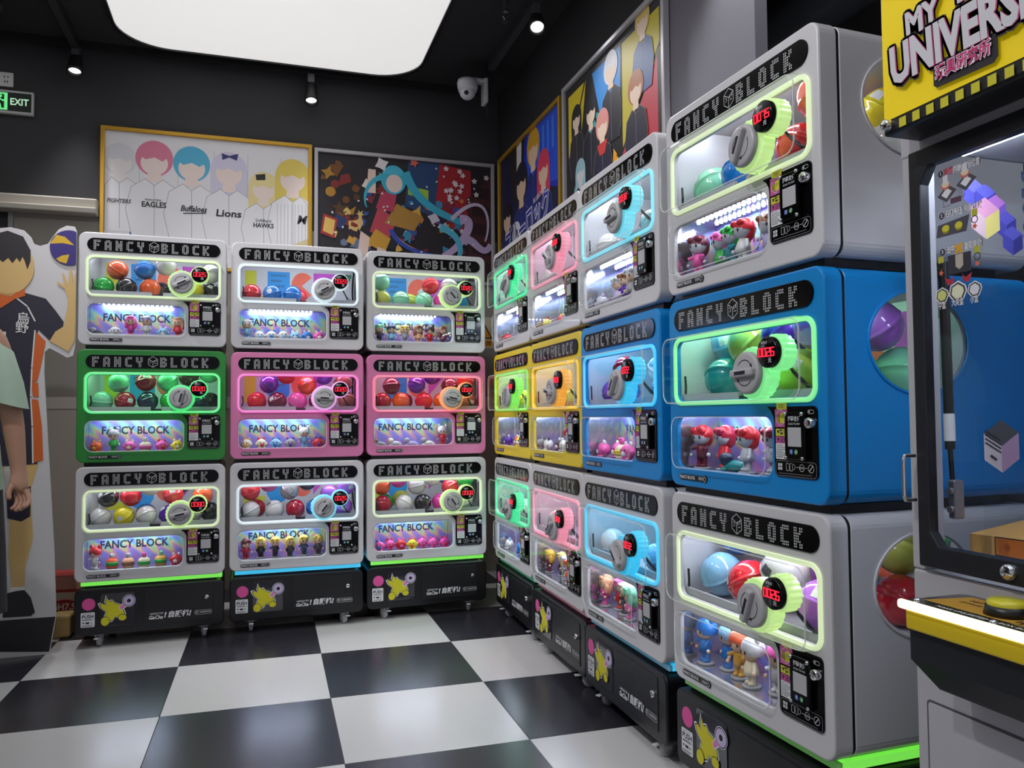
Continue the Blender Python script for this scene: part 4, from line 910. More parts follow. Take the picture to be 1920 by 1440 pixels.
# ------------------------------------------------------------------ back wall fittings
ex = thing('exit_sign', 'green and black running man EXIT sign on the back wall', 'exit sign', (-1.62, YW, 2.867))
link('sign_box', MB().rbox(0, .355, -.03, 0, 0, .138, .004).build('sign_box'), mat('#c9ccca', .4), ex)
GLW = glow((.10, .85, .22), .75, 'exit_green'); GLT = glow((.55, .95, .62), .6, 'exit_letters')
ea = Art(-.0305); ea.poly([(.010, .014), (.345, .014), (.345, .124), (.010, .124)], '#0a1f12')
ea.poly([(.10, .018), (.222, .018), (.222, .120), (.10, .120)], GLW); ea.poly([(.10, .028), (.205, .028), (.205, .110), (.10, .110)], '#0a1f12')
ea.poly(ell(.185, .098, .009, .009, 14), GLW); ea.line([(.176, .088), (.160, .060)], .017, GLW); ea.line([(.174, .085), (.200, .072), (.212, .078)], .008, GLW); ea.line([(.172, .086), (.150, .082), (.142, .066)], .008, GLW)
ea.line([(.162, .060), (.182, .050), (.186, .030)], .010, GLW); ea.line([(.160, .060), (.150, .042), (.128, .036)], .010, GLW)
ea.text('EXIT', .283, .068, .056, GLT, .02, width=.095); ea.build('sign_face', ex)
so = thing('wall_socket', 'white wall socket plate above the exit sign', 'socket', (-1.50, YW, 3.03))
link('plate', MB().rbox(0, .125, -.012, 0, 0, .087, .005).build('plate'), mat('#d9d8d8', .4), so)
link('contacts', MB().box(.075, .083, -.0135, -.012, .055, .062).box(.093, .101, -.0135, -.012, .055, .062).box(.079, .084, -.0135, -.012, .022, .036).box(.092, .097, -.0135, -.012, .022, .036).build('contacts'), BLACK, so)
ws = thing('warning_sticker', 'orange electric shock warning triangle sticker on the beige panel', 'sticker', (1.42, YW - .0125, 1.54))
wa = Art(0); wa.poly([(0, .0), (.15, .0), (.15, .215), (0, .215)], '#d8cdb4'); wa.poly([(.005, .065), (.145, .065), (.075, .20)], INK); wa.poly([(.018, .073), (.132, .073), (.075, .183)], '#f0a022')
wa.poly([(.078, .160), (.062, .120), (.076, .122), (.066, .085), (.092, .130), (.079, .128)], INK); wa.poly(rrect(.01, .14, .01, .055, .004), '#e8981e'); wa.text('有电危险', .075, .033, .030, INK, .01); wa.build('print', ws)

# ------------------------------------------------------------------ ceiling fittings
RAILM = mat('#1b1b1e', .5)
r1 = tag(link('light_track', MB().box(-2.4, 1.30, 5.185, 5.225, CEIL - .035, CEIL).build('light_track'), RAILM), 'black lighting track along the ceiling beside the back wall', 'light track', 'lighting tracks')
r2 = tag(link('light_track', MB().box(1.39, 1.43, .2, 4.76, CEIL - .06, CEIL).build('light_track'), mat('#3a3a3e', .5)), 'grey lighting track running overhead towards the camera dome', 'light track', 'lighting tracks')
def spot(loc, tilt, pan, label, on=True, watts=None, aim=None):
    if aim:
        d_ = (Vector(aim) - Vector(loc)).normalized(); tilt = math.acos(-d_.z); pan = math.atan2(-d_.x, d_.y)
    TB_ = CEIL - (.035 if loc[1] > 5 else .06)
    t = thing('track_spotlight', label, 'spotlight', (loc[0], loc[1], TB_), pan, 'track spotlights')
    link('adapter', MB().rbox(-.022, .022, -.03, .03, -.06, 0, .004).build('adapter'), mat('#4a4a4e', .4), t)
    L = TB_ - loc[2]
    b = link('barrel', MB().lathe([(0, .03), (.030, .028), (.036, 0), (.042, -(L - .12)), (.043, -(L - .10)), (.036, -(L - .10)), (.034, -(L - .125))], 24).build('barrel'), mat('#202023', .4), t, (0, 0, -.08), (tilt, 0, 0))
    link('lens', MB().lathe([(.035, -(L - .122)), (0, -(L - .124))], 24).build('lens'), glow((1, .97, .9), 4 if on else .01, 'spot_lens') if on else BLACK, b)
    if on:
        ld = bpy.data.lights.new('spot_lamp', 'SPOT'); ld.energy = watts or SPOT_WATTS; ld.spot_size = R(80); ld.spot_blend = .7; ld.shadow_soft_size = .035; ld.color = (.98, .98, 1)
        lo = bpy.data.objects.new('lamp', ld); COL.objects.link(lo); lo.parent = b; lo.location = (0, 0, -(L - .09))
spot((.327, 5.205, 3.062), R(-22), 0, 'black track spotlight above the gap between back posters')
spot((-1.03, 5.205, 3.09), R(-20), 0, 'black track spotlight between the exit sign and ceiling panel')
spot((1.41, 3.90, 3.06), 0, 0, 'black track spotlight above the colourful side poster', True, 30, (1.0, 2.4, 1.0))
for y_ in (2.2, .6): spot((1.41, y_, 3.06), R(20), R(-80), 'black track spotlight on the grey track out of frame' if y_ > 1 else 'black track spotlight nearest the viewer on the grey track')
r3 = tag(link('light_track', MB().box(-1.05, -1.01, -1.2, 5.185, CEIL - .06, CEIL).build('light_track'), mat('#2a2a2e', .5)), 'dark lighting track running between the two ceiling panels', 'light track', 'lighting tracks')
for (y_, aim_, nm_) in ((3.7, (.1, 4.6, 1.0), 'first'), (2.9, (1.3, 3.6, .9), 'second'), (2.1, (-.2, 4.4, 1.0), 'third'), (1.3, (1.25, 2.4, .9), 'fourth'), (.5, (1.2, 1.8, .7), 'fifth')):
    spot((-1.03, y_, 3.06), 0, 0, nm_ + ' added unseen aisle spotlight on the dark track, brightening the machine fronts', True, ADDED_AISLE_WATTS, aim_)  # added lamps, none of them seen; they brighten the machine fronts
cm = thing('security_camera', 'white dome security camera on a bracket under the ceiling', 'camera', (1.262, 4.78, 3.13))
link('bracket', MB().rbox(.0, .13, -.03, .03, .05, .075, .008).rbox(.10, .125, -.045, .045, -.08, .075, .006).build('bracket'), mat('#c6c6ca', .4), cm)
link('housing', MB().lathe([(0, .06), (.062, .058), (.066, .04), (.064, .012), (.058, -.01), (0, -.012)], 28).build('housing'), mat('#cfcfd3', .35), cm)
eye = link('eyeball', MB().ball((0, 0, -.012), .052, n=22, m=14).build('eyeball'), mat('#d6d6da', .3), cm); dcam = Vector((-.35, -.8, -.45)).normalized()
link('lens', MB().cyl(Vector((0, 0, -.012)) + dcam * .046, Vector((0, 0, -.012)) + dcam * .056, .014, n=16).build('lens'), BLACK, eye)
tag(link('camera_post', MB().box(1.387, 1.437, 4.765, 4.80, 2.98, CEIL).build('camera_post'), mat('#222226', .5)), 'dark hanging post beside the dome security camera', 'post')
sk = thing('sprinkler', 'small chrome fire sprinkler hanging from the black ceiling', 'sprinkler', (1.27, 4.0, CEIL))
link('pipe', MB().cyl((0, 0, -.06), (0, 0, 0), .012).build('pipe'), STEEL, sk)
link('frame', MB().cyl((0, 0, -.075), (0, 0, -.06), .016).tube([(-.012, 0, -.075), (-.014, 0, -.10), (0, 0, -.125)], .003).tube([(.012, 0, -.075), (.014, 0, -.10), (0, 0, -.125)], .003).cyl((0, 0, -.12), (0, 0, -.075), .004).build('frame'), CHROME, sk)
link('deflector', MB().cyl((0, 0, -.130), (0, 0, -.126), .018).build('deflector'), CHROME, sk)
spot((1.95, 1.35, 3.06), 0, 0, 'added unseen spotlight in the dark hall, put there to light the duct', True, 30, (2.55, 3.4, 2.95))  # added lamp with no seen source, gives the duct its highlights
du = thing('ventilation_duct', 'shiny grey round duct under the dark ceiling behind the near machines', 'duct', (2.55, 2.6, 3.0))
link('pipe', MB().cyl((0, -2.4, 0), (0, 2.2, 0), .13, n=28).build('pipe'), mat('#9a9fa8', .28, metal=.5), du)
for k in range(3): link('pipe_band', MB().cyl((0, -1.6 + 1.5 * k, 0), (0, -1.56 + 1.5 * k, 0), .137, n=28).build('pipe_band'), mat('#4a4d54', .35, metal=.7), du)
for k in range(2): link('hanger', MB().box(-.01, .01, -.9 + 1.6 * k, -.88 + 1.6 * k, .12, CEIL - 3.0).build('hanger'), RAILM, du)
tag(link('ceiling_beam', MB().box(2.15, 2.25, .4, YW, 3.05, 3.13).box(2.15, 2.25, .6, .65, 3.13, CEIL).box(2.15, 2.25, 4.6, 4.65, 3.13, CEIL).build('ceiling_beam'), mat('#101013', .7)), 'black cable tray hanging beside the round duct', 'beam')

# ------------------------------------------------------------------ cardboard standee, carton, person
SY = 4.128
def spx(x, y, lim=True):
    p_ = hit(x, y, 1, SY); return (min(p_.x, -.8035) if lim else p_.x, max(p_.z, 0))
SX0 = -1.20
st = thing('cardboard_standee', 'life size cardboard cutout of a volleyball player beside the left stack', 'standee', (SX0, SY, 0))
def sp(pts): return [(x - SX0, z) for x, z in (spx(*q) for q in pts)]
outl = [(-112, 1224), (92, 1224), (105, 1154), (102, 1040), (92, 860), (83, 700), (84, 660), (93, 653), (112, 663), (126, 671), (137, 667), (143, 650), (144, 590), (146, 520), (150, 434), (140, 425), (125, 423), (110, 430), (98, 445), (90, 457), (75, 461), (63, 457), (58, 445), (45, 432), (20, 426), (-5, 428), (-26, 440), (-42, 470), (-50, 530), (-92, 560), (-112, 620), (-116, 900)]
ol = sp(outl); ol[0] = (ol[0][0], 0); ol[1] = (ol[1][0], 0)
link('board', plate([ol], .012, .001, 0), mat('#d5d2d4', .6), st)
link('strut', MB().add([(.10, .012, 0), (.14, .012, 0), (.14, .012, 1.2), (.10, .012, 1.2), (.10, .38, 0), (.14, .38, 0)], [(0, 1, 2, 3), (0, 3, 4), (1, 5, 2), (4, 3, 2, 5), (0, 4, 5, 1)]).build('strut'), mat('#b59a72', .8), st)
A = Art(-.0005, .0003); SKN, HR, NV, OR = '#dcb878', '#2b272b', '#2f2b3c', '#d8672c'
A.poly(sp([(-110, 1222), (92, 1222), (104, 1156), (-112, 1172)]), '#29262b')
A.poly(sp([(10, 740), (-60, 760), (-62, 900), (-40, 960), (-30, 1110), (-5, 1110), (-2, 940), (8, 900)]), SKN)
A.poly(sp([(20, 860), (72, 870), (58, 915), (60, 965), (62, 1010), (48, 1060), (46, 1100), (22, 1102), (16, 1040), (18, 960)]), SKN)
A.poly(sp([(12, 915), (58, 912), (57, 968), (40, 978), (14, 972)]), NV)
A.poly(sp([(20, 1101), (46, 1100), (47, 1112), (18, 1118)]), '#e4e2e2'); A.poly(sp([(14, 1112), (30, 1108), (46, 1106), (58, 1120), (66, 1148), (58, 1155), (5, 1158), (6, 1140)]), '#2a262a')
A.poly(sp([(70, 870), (40, 872), (2, 874), (-60, 866), (-55, 700), (-50, 560), (-10, 545), (30, 545), (50, 550), (86, 560), (104, 582), (120, 604), (112, 634), (95, 640), (72, 618), (60, 690), (58, 745), (72, 800)]), NV)
A.poly(sp([(68, 622), (86, 640), (76, 690), (70, 714), (60, 716), (62, 680)]), OR); A.poly(sp([(59, 716), (72, 718), (73, 745), (62, 744)]), OR); A.poly(sp([(60, 748), (72, 750), (79, 800), (81, 862), (63, 868), (61, 800)]), OR)
A.line(sp([(66, 620), (60, 690), (58, 745), (61, 800), (62, 868)]), .006, '#e6e4e4'); A.line(sp([(33, 560), (52, 575), (66, 602)]), .006, '#e6e4e4')
A.poly(sp([(93, 640), (104, 622), (120, 612), (126, 580), (128, 562), (122, 542), (107, 532), (109, 528), (122, 536), (117, 515), (120, 512), (128, 534), (131, 504), (135, 505), (137, 532), (141, 512), (144, 512), (144, 545), (145, 580), (140, 640), (128, 660), (112, 650)]), SKN)
A.poly(sp([(2, 540), (-10, 560), (2, 578), (30, 560), (48, 555), (46, 540), (36, 530), (16, 545)]), OR); A.poly(sp([(0, 520), (34, 520), (40, 540), (22, 556), (0, 552)]), '#c99a62')
A.poly(ell(*[v for v in (sp([(16, 500)])[0])], .105, .125), SKN)
A.poly(sp([(-28, 510), (-34, 470), (-20, 442), (15, 433), (44, 444), (58, 470), (58, 490), (52, 506), (47, 490), (43, 482), (38, 492), (32, 484), (24, 494), (16, 484), (6, 492), (-4, 484), (-16, 496)]), HR)
A.text('烏', sp([(44, 598)])[0][0], sp([(44, 598)])[0][1], .055, '#e6e4e6', .01); A.text('野', sp([(42, 616)])[0][0], sp([(42, 616)])[0][1], .055, '#e6e4e6', .01)
A.poly(sp([(-30, 624), (12, 622), (11, 672), (-30, 676)]), '#e2e0e2')
bc_ = sp([(131, 465)])[0]; BL, BY = '#3a2c7c', '#dcb22c'; br = .082
def bclip(pts): return [(min(x, -.8035 - SX0), z) for x, z in pts]
A.poly(bclip(ell(*bc_, br)), BL); A.poly(bclip([(bc_[0] - .078, bc_[1] + .02), (bc_[0] - .055, bc_[1] + .058), (bc_[0] - .02, bc_[1] + .05), (bc_[0] + .02, bc_[1] + .012), (bc_[0] - .03, bc_[1] + .02), (bc_[0] - .078, bc_[1] + .014)]), BY); A.poly(bclip([(bc_[0] - .055, bc_[1] - .055), (bc_[0] - .03, bc_[1] - .038), (bc_[0], bc_[1] - .032), (bc_[0] - .012, bc_[1] - .075), (bc_[0] - .04, bc_[1] - .068)]), BY)
A.build('printed_player', st)
ct = thing('carton', 'red and white drinks carton on the floor behind the standee', 'carton', (-1.075, 4.62, 0), R(-8))
link('box', MB().rbox(0, .24, 0, .17, 0, .27, .004).build('box'), mat('#a8322c', .6, grain=.06, scale=14), ct)
ca = Art(-.0005); ca.poly([(.0, .20), (.24, .20), (.24, .265), (.0, .265)], '#c98b80'); ca.poly([(.0, .13), (.24, .13), (.24, .185), (.0, .185)], '#cdb9a8'); ca.poly(ell(.15, .11, .075, .045), '#d9a79c'); ca.poly(ell(.15, .11, .068, .038), '#a8322c'); ca.text('pH7.5', .15, .11, .045, '#e6d6cc', .03); ca.poly([(.17, .02), (.22, .02), (.22, .05), (.17, .05)], '#c07a70'); ca.build('print', ct)
tag(link('cardboard_offcut', MB().rbox(-.945, -.86, 4.40, 4.52, 0, .11, .012).build('cardboard_offcut'), mat('#c9a86c', .8, grain=.08, scale=20)), 'tan cardboard offcut on the floor between standee and left stack', 'cardboard')

def skin_body(name, verts, edges, rad, levels=2):
    me = bpy.data.meshes.new(name); me.from_pydata(verts, edges, []); ob = bpy.data.objects.new(name, me); COL.objects.link(ob)
    ob.modifiers.new('skin', 'SKIN'); sv = me.skin_vertices[0].data
    for i, r_ in enumerate(rad):
        sv[i].radius = (r_, r_) if not isinstance(r_, tuple) else r_
    sv[0].use_root = True
    ob.modifiers.new('sub', 'SUBSURF').levels = levels
    dg = bpy.context.evaluated_depsgraph_get(); out = bpy.data.meshes.new_from_object(ob.evaluated_get(dg))
    bpy.data.objects.remove(ob)
    out.polygons.foreach_set('use_smooth', [True] * len(out.polygons)); out.materials.clear()
    return out
pr = thing('person', 'person in mint green T-shirt and black shorts standing at left edge', 'person', (-1.075, 3.3, 0))
bv, be, brd = [], [], []
def bn(p_, r_, par=None):
    bv.append(p_); brd.append(r_)
    if par is not None: be.append((par, len(bv) - 1))
    return len(bv) - 1
pel = bn((0, 0, .93), (.15, .11)); ab = bn((0, 0, 1.08), (.135, .10), pel); ch = bn((0, .01, 1.28), (.15, .11), ab); nb = bn((0, .01, 1.42), (.075, .07), ch); nk = bn((0, .0, 1.48), .052, nb)
h0 = bn((0, -.015, 1.55), (.068, .078), nk); h1 = bn((0, -.015, 1.64), (.075, .088), h0); h2 = bn((0, -.005, 1.70), (.055, .065), h1)
for s in (-1, 1):
    hp = bn((.09 * s, 0, .86), .088, pel); kne = bn((.10 * s, -.01, .47), .055, hp); cf = bn((.10 * s, .01, .32), .050, kne); ak = bn((.10 * s, .02, .085), .035, cf); ft = bn((.11 * s, -.05, .035), .034, ak); bn((.115 * s, -.15, .025), .026, ft)
    sh = bn((.165 * s, .01, 1.37), .058, nb)
    if s > 0:
        el_ = bn((.225, 0, 1.12), .040, sh); fo = bn((.24, -.005, 1.03), .038, el_); wr = bn((.262, -.02, .875), .026, fo); pa = bn((.272, -.03, .835), (.030, .022), wr)
        for k, (dx, dy, L) in enumerate(((-.018, .006, .9), (-.004, .0, 1.0), (.010, -.004, .95), (.022, -.010, .8))):
            f1 = bn((.274 + dx, -.034 + dy, .800), .0105, pa); f2 = bn((.282 + dx, -.046 + dy, .800 - .030 * L), .0095, f1); f3 = bn((.276 + dx, -.062 + dy, .800 - .050 * L), .0085, f2); bn((.262 + dx, -.066 + dy, .800 - .056 * L), .008, f3)
        t1 = bn((.246, -.050, .832), .0125, pa); t2 = bn((.240, -.064, .806), .0105, t1); bn((.246, -.072, .784), .009, t2)
    else:
        el_ = bn((-.225, 0, 1.12), .040, sh); fo = bn((-.24, -.005, 1.03), .038, el_); wr = bn((-.262, -.02, .875), .026, fo); pa = bn((-.272, -.03, .825), (.030, .022), wr)
        for k, dx in enumerate((-.020, -.007, .006, .018)):
            f1 = bn((-.272 + dx, -.034, .790), .0105, pa); f2 = bn((-.272 + dx, -.044, .762), .0095, f1); bn((-.270 + dx, -.052, .742), .0085, f2)
        t1 = bn((-.246, -.050, .822), .0125, pa); bn((-.240, -.064, .796), .0105, t1)
body_me = skin_body('person_body', bv, be, brd, 2)
bo = link('body', body_me, mat('#b98d74', .5, grain=.04, scale=12), pr)
def loft(rings, n=28):
    mb = MB(); v = []
    for cx, cy_, z, rx, ry in rings:
        for k in range(n):
            t_ = 2 * math.pi * k / n; v.append((cx + rx * math.cos(t_), cy_ + ry * math.sin(t_), z + .004 * math.sin(5 * t_ + z * 9)))
    mb.add(v, [(i * n + k, i * n + (k + 1) % n, (i + 1) * n + (k + 1) % n, (i + 1) * n + k) for i in range(len(rings) - 1) for k in range(n)], True); return mb
def sleeve(mb, s):
    n = 20; pts = [((.125 * s, .01, 1.395), .066), ((.175 * s, .005, 1.33), .068), ((.208 * s, 0, 1.22), .070), ((.222 * s, -.002, 1.125), .076)]
    v = []
    for (c, r_) in pts:
        for k in range(n):
            t_ = 2 * math.pi * k / n; v.append((c[0] + r_ * .82 * math.cos(t_), c[1] + r_ * math.sin(t_), c[2] + .25 * r_ * math.cos(t_) * s * -1))
    mb.add(v, [(i * n + k, i * n + (k + 1) % n, (i + 1) * n + (k + 1) % n, (i + 1) * n + k) for i in range(3) for k in range(n)], True)
ts = loft([(0, .01, 1.47, .062, .062), (0, .01, 1.45, .09, .075), (0, .01, 1.42, .15, .095), (0, .01, 1.32, .175, .122), (0, .005, 1.15, .180, .128), (0, 0, 1.0, .190, .135), (0, 0, .88, .202, .145), (0, 0, .815, .208, .148)]); sleeve(ts, 1); sleeve(ts, -1)
link('t_shirt', ts.build('t_shirt'), mat('#b4ccb8', .85, grain=.05, scale=25, bump=.2), pr)
so_ = loft([(0, 0, 1.0, .17, .125), (0, 0, .90, .185, .14), (0, 0, .80, .19, .14)])
for s in (-1, 1):
    q = loft([(.095 * s, 0, .84, .105, .13), (.105 * s, -.005, .60, .112, .125), (.112 * s, -.008, .38, .115, .12)], 22); so_.add(q.v, q.f, True)
link('shorts', so_.build('shorts'), mat('#1e1d20', .85, grain=.08, scale=20), pr)
hr = MB().ball((0, .01, 1.645), .088, .100, .098, 20, 10, z0=-.05).ball((0, .055, 1.60), .075, .05, .075, 16, 8)
link('hair', hr.build('hair'), mat('#1c1817', .6), pr)
fc = MB().ball((-.028, -.095, 1.615), .010, .006, .006, 10, 6).ball((.028, -.095, 1.615), .010, .006, .006, 10, 6)
link('eyes', fc.build('eyes'), DARKT, pr); link('nose', MB().ball((0, -.104, 1.59), .011, .014, .018, 10, 8).build('nose'), mat('#b98d74', .5, grain=.04, scale=12), pr); link('mouth', MB().ball((0, -.096, 1.555), .022, .006, .005, 12, 6).build('mouth'), mat('#a4605a', .5), pr)
link('ears', MB().ball((-.078, -.005, 1.60), .010, .02, .03, 10, 8).ball((.078, -.005, 1.60), .010, .02, .03, 10, 8).build('ears'), mat('#b98d74', .5, grain=.04, scale=12), pr)
for s in (-1, 1): link('shoe', MB().ball((.112 * s, -.075, .03), .050, .125, .048, 18, 10, z0=-.6).rbox(.112 * s - .048, .112 * s + .048, -.19, .045, 0, .018, .006).build('shoe'), mat('#2a2a2e', .6), pr)

# ------------------------------------------------------------------ arcade prize machine on the right
CXO, CYO = 1.185, 1.21
def cw(x, y, X=CXO):
    p_ = hit(x, y, 0, X); return (CYO - p_.y, p_.z)
pm = thing('prize_machine', 'white arcade prize machine with yellow marquee and glass door at right edge', 'arcade machine', (CXO, CYO, 0), -math.pi / 2)
PWT = mat('#b9b7bd', .35, coat=.2)
WD, DP = .78, .80
cab = link('cabinet', MB().rbox(0, WD, 0, DP, .02, .775, .006).build('cabinet'), PWT, pm)
link('service_door', plate([rrect(.030, WD - .03, .08, .535, .006)], .004, .001, -.003), PWT, cab); link('door_gap', plate([rrect(.026, WD - .026, .076, .539, .008)], .002, 0, -.0015), mat('#55545a', .6), cab)
link('feet', MB().cyl((.06, .06, 0), (.06, .06, .02), .025).cyl((WD - .06, .06, 0), (WD - .06, .06, .02), .025).cyl((.06, DP - .06, 0), (.06, DP - .06, .02), .025).cyl((WD - .06, DP - .06, 0), (WD - .06, DP - .06, .02), .025).build('feet'), BLACK, pm)
link('upper_frame', MB().rbox(0, .030, 0, .05, .775, 1.60, .004).rbox(WD - .05, WD, 0, .05, .775, 1.60, .004).rbox(0, .03, DP - .05, DP, .775, 1.60, .004).rbox(WD - .05, WD, DP - .05, DP, .775, 1.60, .004).rbox(0, WD, 0, DP, 1.575, 1.88, .004).rbox(0, WD, -.002, .05, 1.555, 1.60, .003).build('upper_frame'), PWT, pm)
link('back_wall', MB().box(.03, WD, DP - .02, DP, .775, 1.60).box(WD - .012, WD, .05, DP, .775, 1.575).build('back_wall'), mat('#c6c9d4', .4), pm)
DF = mat('#1f2026', .4)
dr = link('door_frame', plate([rrect(.030, WD - .03, .785, 1.556, .004), [(.056, .85), (.056, 1.49), (.075, 1.522), (WD - .07, 1.522), (WD - .055, 1.50), (WD - .055, .84), (WD - .07, .825), (.075, .825)]], .022, .002, -.014), DF, pm)
link('door_glass', MB().box(.05, WD - .05, -.002, .001, .82, 1.53).build('door_glass'), GLASS_DOOR, dr)
hz0, hz1 = .905, .987
link('door_handle', MB().tube([(.024, -.012, hz1), (.024, -.035, hz1), (.024, -.038, hz1 - .008), (.024, -.038, hz0 + .008), (.024, -.035, hz0), (.024, -.012, hz0)], .0038, 10).build('door_handle'), CHROME, dr)
link('door_lock', MB().lathe([(.013, 0), (.013, -.012), (.010, -.015), (0, -.015)], 18, (.219, -.012, .807), 'Y').build('door_lock'), CHROME, dr)
gs = link('gas_strut', MB().cyl((.070, .025, 1.00), (.066, .025, 1.315), .009, n=14).cyl((.074, .025, .92), (.070, .025, 1.0), .0045, n=10).cyl((.066, .025, 1.315), (.065, .025, 1.345), .010, n=14).build('gas_strut'), BLACK, dr)
link('strut_label', MB().cyl((.0698, .025, 1.015), (.0692, .025, 1.065), .0096, n=14, caps=False).build('strut_label'), PALE, gs)
link('hinge', MB().rbox(.074, .090, .012, .034, .875, .945, .003).cyl((.082, .006, .925), (.082, .015, .925), .006, n=12).cyl((.082, .006, .892), (.082, .015, .892), .006, n=12).build('hinge'), STEEL, dr)
link('side_glass', MB().box(.008, .012, .05, DP - .05, .79, 1.575).build('side_glass'), GLASS_DOOR, pm)
# print on the side glass, read from inside
sg = Art(0, .0002)
for i, ch_ in enumerate('BLOCK'): sg.text(ch_, .305, 1.545 - .033 * i, .045, '#44546e', .02, R(-90))
for i, ch_ in enumerate('FANCY'): sg.text(ch_, .305, 1.335 - .033 * i, .045, '#44546e', .02, R(-90))
def iso(a, cx, cz, r_, cs, stripes=False):
    h = [(cx + r_ * math.sin(R(60 * k)), cz + r_ * math.cos(R(60 * k))) for k in range(6)]; c = (cx, cz)
    a.poly([h[5], h[0], h[1], c], cs[0]); a.poly([h[5], c, h[3], h[4]], cs[1]); a.poly([c, h[1], h[2], h[3]], cs[2])
    if stripes:
        for k in range(4):
            z_ = .18 - .15 * k; a.line([(cx - .80 * r_, cz + (z_ + .42) * r_), (cx - .06 * r_, cz + (z_ + .04) * r_)], .055 * r_, '#2c2c34')
        a.line([(cx - .55 * r_, cz - .35 * r_), (cx - .3 * r_, cz - .5 * r_)], .09 * r_, '#3a2c38')
iso(sg, .213, 1.000, .052, ('#4a4a50', '#cfc9d2', '#a98cae'), True)
for k, (dx, dz, c_) in enumerate(((.16, 1.50, ('#7a78d8', '#5a58b8', '#4644a0')), (.19, 1.49, ('#6a68d0', '#4f4eb2', '#3e3d96')), (.215, 1.47, ('#c07ad0', '#e6b4c8', '#7a5ac0')), (.24, 1.44, ('#6058c0', '#4a48aa', '#3a388e')), (.255, 1.41, ('#5a58b8', '#4644a0', '#34337e')), (.185, 1.45, ('#e8a4c8', '#e8c4cc', '#e6d27a')))): iso(sg, dx, dz, .030 if k < 5 else .042, c_)
sgm = sg.mb.build('side_glass_print'); sgm.transform(Matrix(((0, -1, 0, .0125), (1, 0, 0, 0), (0, 0, 1, 0), (0, 0, 0, 1))))
link('side_glass_print', sgm, sg.m, pm)
# instruction stickers on the door glass
da = Art(-.0021, .0002); WT = '#f0eef2'
def cap(t_, x, z, w_, col=None):
    da.text(t_, x + w_ / 2, z, .0145, '#3a3840', .035, width=w_ + .003); da.text(t_, x + w_ / 2, z, .0145, col or WT, .006, width=w_)
for n_, z in (('1', 1.500), ('2', 1.423), ('3', 1.357)): da.poly(ell(.0925, z, .0055, .0062, 16), '#26252e'); da.text(n_, .0925, z, .009, WT, .02)
cap('准确', .1015, 1.499, .018, '#d83048'); cap('判断', .121, 1.499, .018); cap('光标位置', .1425, 1.4985, .034)
cap('拍打按钮', .102, 1.4225, .036); cap('侧面出球', .1415, 1.4225, .036)
cap('击中', .104, 1.357, .018); cap('赢取奖励', .141, 1.357, .036)
da.line([(.124, 1.363), (.136, 1.350)], .006, '#e0a420'); da.line([(.124, 1.350), (.136, 1.363)], .006, '#e0a420')
for cx, cz in ((.108, 1.462), (.150, 1.472)):
    da.poly([(cx - .020, cz - .004), (cx, cz - .018), (cx + .022, cz), (cx + .003, cz + .014)], '#4a4850'); da.poly([(cx - .011, cz - .003), (cx, cz - .011), (cx + .012, cz), (cx + .001, cz + .008)], '#e4e2ea')
    da.poly(ell(cx - .001, cz + .012, .010, .007, 16), '#c86a6a'); da.poly(ell(cx - .001, cz + .015, .008, .006, 16), '#e6cfae'); da.poly([(cx - .006, cz + .016), (cx + .004, cz + .016), (cx + .004, cz + .032), (cx - .006, cz + .030)], '#d9d4dc')
da.poly(rrect(.118, .141, 1.438, 1.448, .001), '#5a3a50'); da.line([(.103, 1.447), (.103, 1.436), (.118, 1.437)], .0012, '#7a4a60'); da.line([(.141, 1.443), (.148, 1.446), (.148, 1.455)], .0012, '#7a4a60')
da.poly([(.086, 1.383), (.150, 1.383), (.157, 1.411), (.090, 1.405)], '#4c4854')
for cx in (.107, .135): da.poly(ell(cx, 1.394, .008, .007, 16), '#8f8a2a'); da.poly(ell(cx, 1.397, .008, .006, 16), '#d2ca3a')
for cx, cz in ((.168, 1.405), (.096, 1.336), (.172, 1.340)):
    da.poly(rrect(cx - .006, cx + .006, cz, cz + .012, .001), '#b9b43c'); da.line(ell(cx, cz - .006, .006, .006, 14), .0018, '#5a5030', True); da.poly(burst(cx, cz - .018, .006, .003, 5), '#d86a4a')
da.poly([(.112, 1.312), (.160, 1.312), (.160, 1.346), (.112, 1.346)], '#33323c'); da.poly([(.128, 1.324), (.136, 1.318), (.144, 1.324), (.144, 1.345), (.128, 1.345)], '#b9b0a4')
for s_, cx in ((1, .114), (-1, .152)): da.poly([(cx - .010 * s_, 1.309), (cx + .004 * s_, 1.302), (cx + .010 * s_, 1.309), (cx + .010 * s_, 1.296), (cx - .004 * s_, 1.293)], '#b02c3a')
for cx, cz, r_, c_ in ((.098, 1.277, .013, '#cdd27a'), (.132, 1.279, .017, '#dfe2c0'), (.167, 1.278, .013, '#dcdce6')): da.poly(ell(cx, cz, r_ * 1.15, r_ * 1.15, 6, 30), WT); da.poly(ell(cx, cz, r_, r_, 6, 30), '#4a4a4a'); da.poly(ell(cx, cz, r_ * .78, r_ * .78, 6, 30), c_)
cap('中盒', .091, 1.258, .016); cap('大奖盒', .120, 1.260, .025); cap('小盒', .159, 1.260, .016)
da.build('instruction_stickers', dr)
